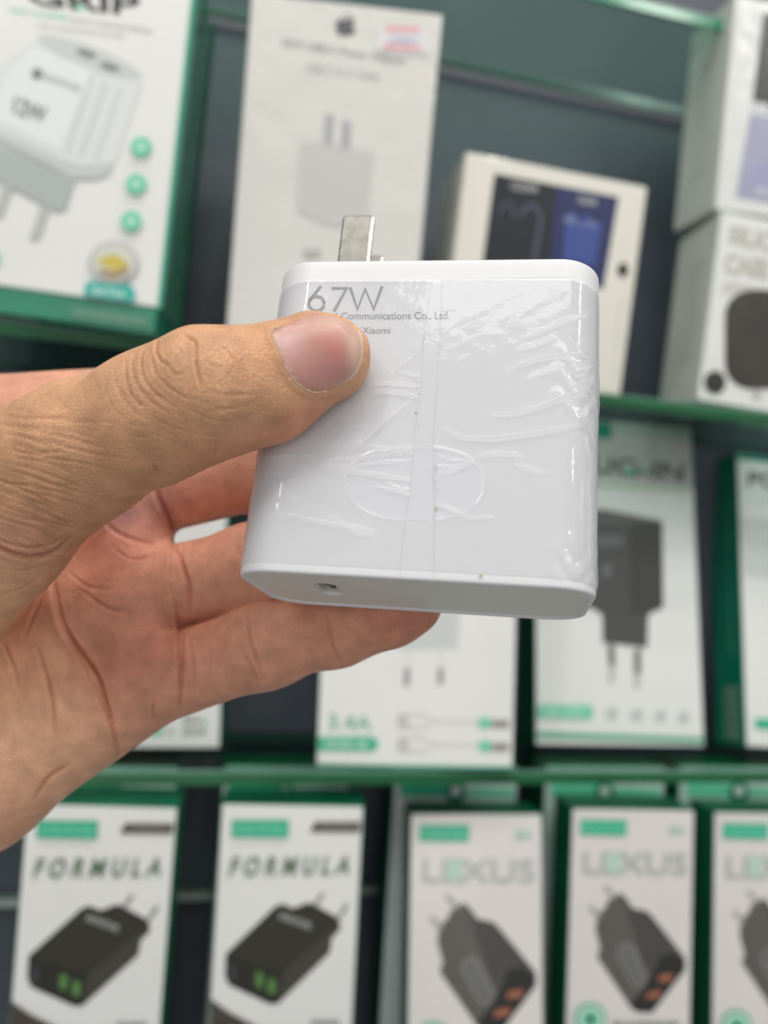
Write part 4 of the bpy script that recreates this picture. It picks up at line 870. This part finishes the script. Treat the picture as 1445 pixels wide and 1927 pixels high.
n1 = tex('ShaderNodeTexNoise', 260, Detail=5); mp = nt.nodes.new('ShaderNodeMapRange'); mp.inputs[1].default_value = 0.3; mp.inputs[2].default_value = 0.7; mp.inputs[3].default_value = 0.84; mp.inputs[4].default_value = 1.14
nt.links.new(n1.outputs['Fac'], mp.inputs[0])
mv = nt.nodes.new('ShaderNodeVectorMath'); mv.operation = 'SCALE'; nt.links.new(at.outputs['Color'], mv.inputs[0]); nt.links.new(mp.outputs[0], mv.inputs['Scale'])
nt.links.new(mv.outputs[0], b.inputs['Base Color'])
v1 = tex('ShaderNodeTexVoronoi', 1500); v1.feature = 'DISTANCE_TO_EDGE'; n2 = tex('ShaderNodeTexNoise', 900, Detail=6)
cr = nt.nodes.new('ShaderNodeMath'); cr.operation = 'MINIMUM'; cr.inputs[1].default_value = 0.12; nt.links.new(v1.outputs['Distance'], cr.inputs[0])
ad = nt.nodes.new('ShaderNodeMath'); ad.operation = 'MULTIPLY_ADD'; ad.inputs[1].default_value = 3.0; nt.links.new(cr.outputs[0], ad.inputs[0]); nt.links.new(n2.outputs['Fac'], ad.inputs[2])
bp = nt.nodes.new('ShaderNodeBump'); bp.inputs['Distance'].default_value = 0.00022; bp.inputs['Strength'].default_value = 0.8
nt.links.new(ad.outputs[0], bp.inputs['Height']); nt.links.new(bp.outputs[0], b.inputs['Normal'])
b.inputs['Roughness'].default_value = 0.48; b.inputs['Specular IOR Level'].default_value = 0.45
b.inputs['Subsurface Weight'].default_value = 0.14; b.inputs['Subsurface Radius'].default_value = (1.0, 0.35, 0.2); b.inputs['Subsurface Scale'].default_value = 0.0022
Wp = P @ M.T
me = bpy.data.meshes.new('hand'); me.vertices.add(len(Wp)); me.vertices.foreach_set('co', Wp.astype(np.float32).ravel())
me.loops.add(len(Q) * 4); me.loops.foreach_set('vertex_index', Q[:, ::1].astype(np.int32).ravel()); me.polygons.add(len(Q)); me.polygons.foreach_set('loop_start', np.arange(0, len(Q) * 4, 4, dtype=np.int32))
me.update(calc_edges=True); me.validate()
me.polygons.foreach_set('use_smooth', np.ones(len(me.polygons), bool))
ca = me.color_attributes.new('skin_tone', 'FLOAT_COLOR', 'POINT'); ca.data.foreach_set('color', np.concatenate([col, np.ones((len(col), 1))], 1).astype(np.float32).ravel())
me.materials.append(sk)
hand = bpy.data.objects.new('hand', me); C.objects.link(hand)
tag(hand, 'bare left hand gripping the charger, thumb in front and fingers behind', 'hand')
# outward check
nn = np.zeros(3); 
me.update()
k0 = int(np.argmin(((px - [400, 740]) ** 2).sum(1) + (~isT) * 1e9 + (frontness <= 0) * 1e9))
pn = np.array(me.vertices[k0].normal)
if pn @ (M @ nrm[k0]) < 0: me.flip_normals()

# thumb nail
ths = BVHTree.FromPolygons([tuple(v) for v in Pb[:0]] or [(0, 0, 0), (1, 0, 0), (0, 1, 0)], [(0, 1, 2)])
selq = Q[(T_[Q].all(1)) & (px[Q[:, 0], 0] > 440)]
uq, inv = np.unique(selq, return_inverse=True); ths = BVHTree.FromPolygons([tuple(v) for v in Pb[uq]], [tuple(r_) for r_ in inv.reshape(-1, 4)])
nl = smooth_line(np.vstack([nail, nail[:1]]), 4)[:-1]
c0 = np.array([606.0, 655.0]); NR = 26; V = []; Fc = []; hts = []
for r_ in range(NR + 1):
    s_ = r_ / NR; s_ = 1 - (1 - s_) ** 1.3
    for p in nl:
        q = c0 + (p - c0) * s_; d = Vector(P3(q[0], q[1], 1.0)).normalized(); h_, nn_, _, _ = ths.ray_cast(Vector((0, 0, 0)), d)
        if h_ is None:
            h_, nn_, _, _ = ths.find_nearest(d * 0.1225)
        if nn_.dot(d) > 0: nn_ = -nn_
        free = np.clip((q[0] - 560) / 110, 0, 1)
        up = 0.00022 + 0.00022 * free if s_ < 0.97 else (0.00004 + 0.00030 * free) * (1 - (s_ - 0.97) / 0.03 * 0.8)
        V.append(np.array(h_ + nn_ * up))
n_ = len(nl)
V = np.array(V)
# even out the nail so it reads as one curved plate
G = V.reshape(NR + 1, n_, 3)
for _ in range(14):
    G2 = G.copy(); G2[1:-1] = 0.4 * G[1:-1] + 0.15 * (G[:-2] + G[2:]) + 0.15 * (np.roll(G[1:-1], 1, 1) + np.roll(G[1:-1], -1, 1)); G2[0] = G2[1].mean(0); G = G2
V = G.reshape(-1, 3)
for i in range(NR):
    for j in range(n_): Fc.append((i * n_ + j, (i + 1) * n_ + j, (i + 1) * n_ + (j + 1) % n_, i * n_ + (j + 1) % n_))
nm = bpy.data.materials.new('nail'); nm.use_nodes = True; nt = nm.node_tree; b = nt.nodes['Principled BSDF']
at = nt.nodes.new('ShaderNodeAttribute'); at.attribute_name = 'nail_tone'; nt.links.new(at.outputs['Color'], b.inputs['Base Color'])
b.inputs['Roughness'].default_value = 0.4; b.inputs['Coat Weight'].default_value = 0.12; b.inputs['Coat Roughness'].default_value = 0.18
b.inputs['Subsurface Weight'].default_value = 0.15; b.inputs['Subsurface Radius'].default_value = (1, .4, .3); b.inputs['Subsurface Scale'].default_value = 0.0012
tc = nt.nodes.new('ShaderNodeTexCoord'); wv = nt.nodes.new('ShaderNodeTexNoise'); wv.inputs['Scale'].default_value = 700; nt.links.new(tc.outputs['Object'], wv.inputs['Vector'])
bp = nt.nodes.new('ShaderNodeBump'); bp.inputs['Distance'].default_value = 0.00004; nt.links.new(wv.outputs['Fac'], bp.inputs['Height']); nt.links.new(bp.outputs[0], b.inputs['Normal'])
no = mesh_obj('thumbnail', V @ M.T, Fc, nm, hand, True)
pv = np.stack([V[:, 0] / V[:, 2] * F_PX + CX, V[:, 1] / V[:, 2] * F_PX + CY], 1)
nc = np.tile(np.array([0.52, 0.265, 0.215]), (len(V), 1))
def nb(x, y, rx, ry, c, s_, rot=0):
    a_ = math.radians(rot); dx = pv[:, 0] - x; dy = pv[:, 1] - y; u = dx * math.cos(a_) + dy * math.sin(a_); v = -dx * math.sin(a_) + dy * math.cos(a_); w_ = (np.exp(-((u / rx) ** 2 + (v / ry) ** 2)) * s_)[:, None]
    nc[:] = nc * (1 - w_) + np.array(c) * w_
nb(628, 655, 38, 26, (0.56, 0.20, 0.18), .7, 60); nb(540, 650, 28, 30, (0.60, 0.36, 0.36), .7); nb(600, 700, 60, 16, (0.52, 0.23, 0.23), .5, -12); nb(668, 655, 14, 50, (0.68, 0.47, 0.36), .8); nb(640, 600, 50, 14, (0.68, 0.45, 0.36), .7)
de, _ = pl_dist(pv, np.vstack([nail, nail[:1]])); tip = (np.exp(-(de / 2.2) ** 2) * np.clip((pv[:, 0] - 625) / 30, 0, 1))[:, None]
nc = nc * (1 - tip) + np.array([0.72, 0.60, 0.45]) * tip
cut_ = (np.exp(-((de - 5) / 2.0) ** 2) * np.clip((585 - pv[:, 0]) / 20, 0, 1) * (0.4 + 0.4 * np.sin(pv[:, 1] * 0.4)))[:, None]
nc = nc * (1 - cut_) + np.array([0.66, 0.46, 0.40]) * cut_
ca = no.data.color_attributes.new('nail_tone', 'FLOAT_COLOR', 'POINT'); ca.data.foreach_set('color', np.concatenate([nc, np.ones((len(nc), 1))], 1).astype(np.float32).ravel())
# dry cuticle rim along the base of the nail
cu = smooth_line(nail[[23, 0, 1, 2, 3, 4, 5, 6, 7, 8]], 6); V = []; Fc = []
for i, p in enumerate(cu):
    dd = cu[min(i + 1, len(cu) - 1)] - cu[max(i - 1, 0)]; dd /= np.linalg.norm(dd); nr = np.array([dd[1], -dd[0]])
    for k, hgt in ((-1.0, 0.0), (-0.3, 1.0), (0.5, 0.8), (1.2, 0.0)):
        q = p + nr * k * (1.9 + 1.1 * math.sin(i * 1.7) * math.sin(i * 0.63)) - nr * 1.0
        d = Vector(P3(q[0], q[1], 1.0)).normalized(); h_, nn_, _, _ = ths.ray_cast(Vector((0, 0, 0)), d)
        if h_ is None: h_, nn_, _, _ = ths.find_nearest(d * 0.1225)
        if nn_.dot(d) > 0: nn_ = -nn_
        V.append(np.array(h_ + nn_ * (0.00012 + 0.00020 * hgt)))
    if i:
        for k in range(3): b_ = 4 * i + k; Fc.append((b_ - 4, b_ - 3, b_ + 1, b_))
mesh_obj('cuticle', np.array(V) @ M.T, Fc, mat('dry_cuticle', (0.58, 0.38, 0.26, 1), 0.6, bump=0.0002, bscale=3000), hand, True)
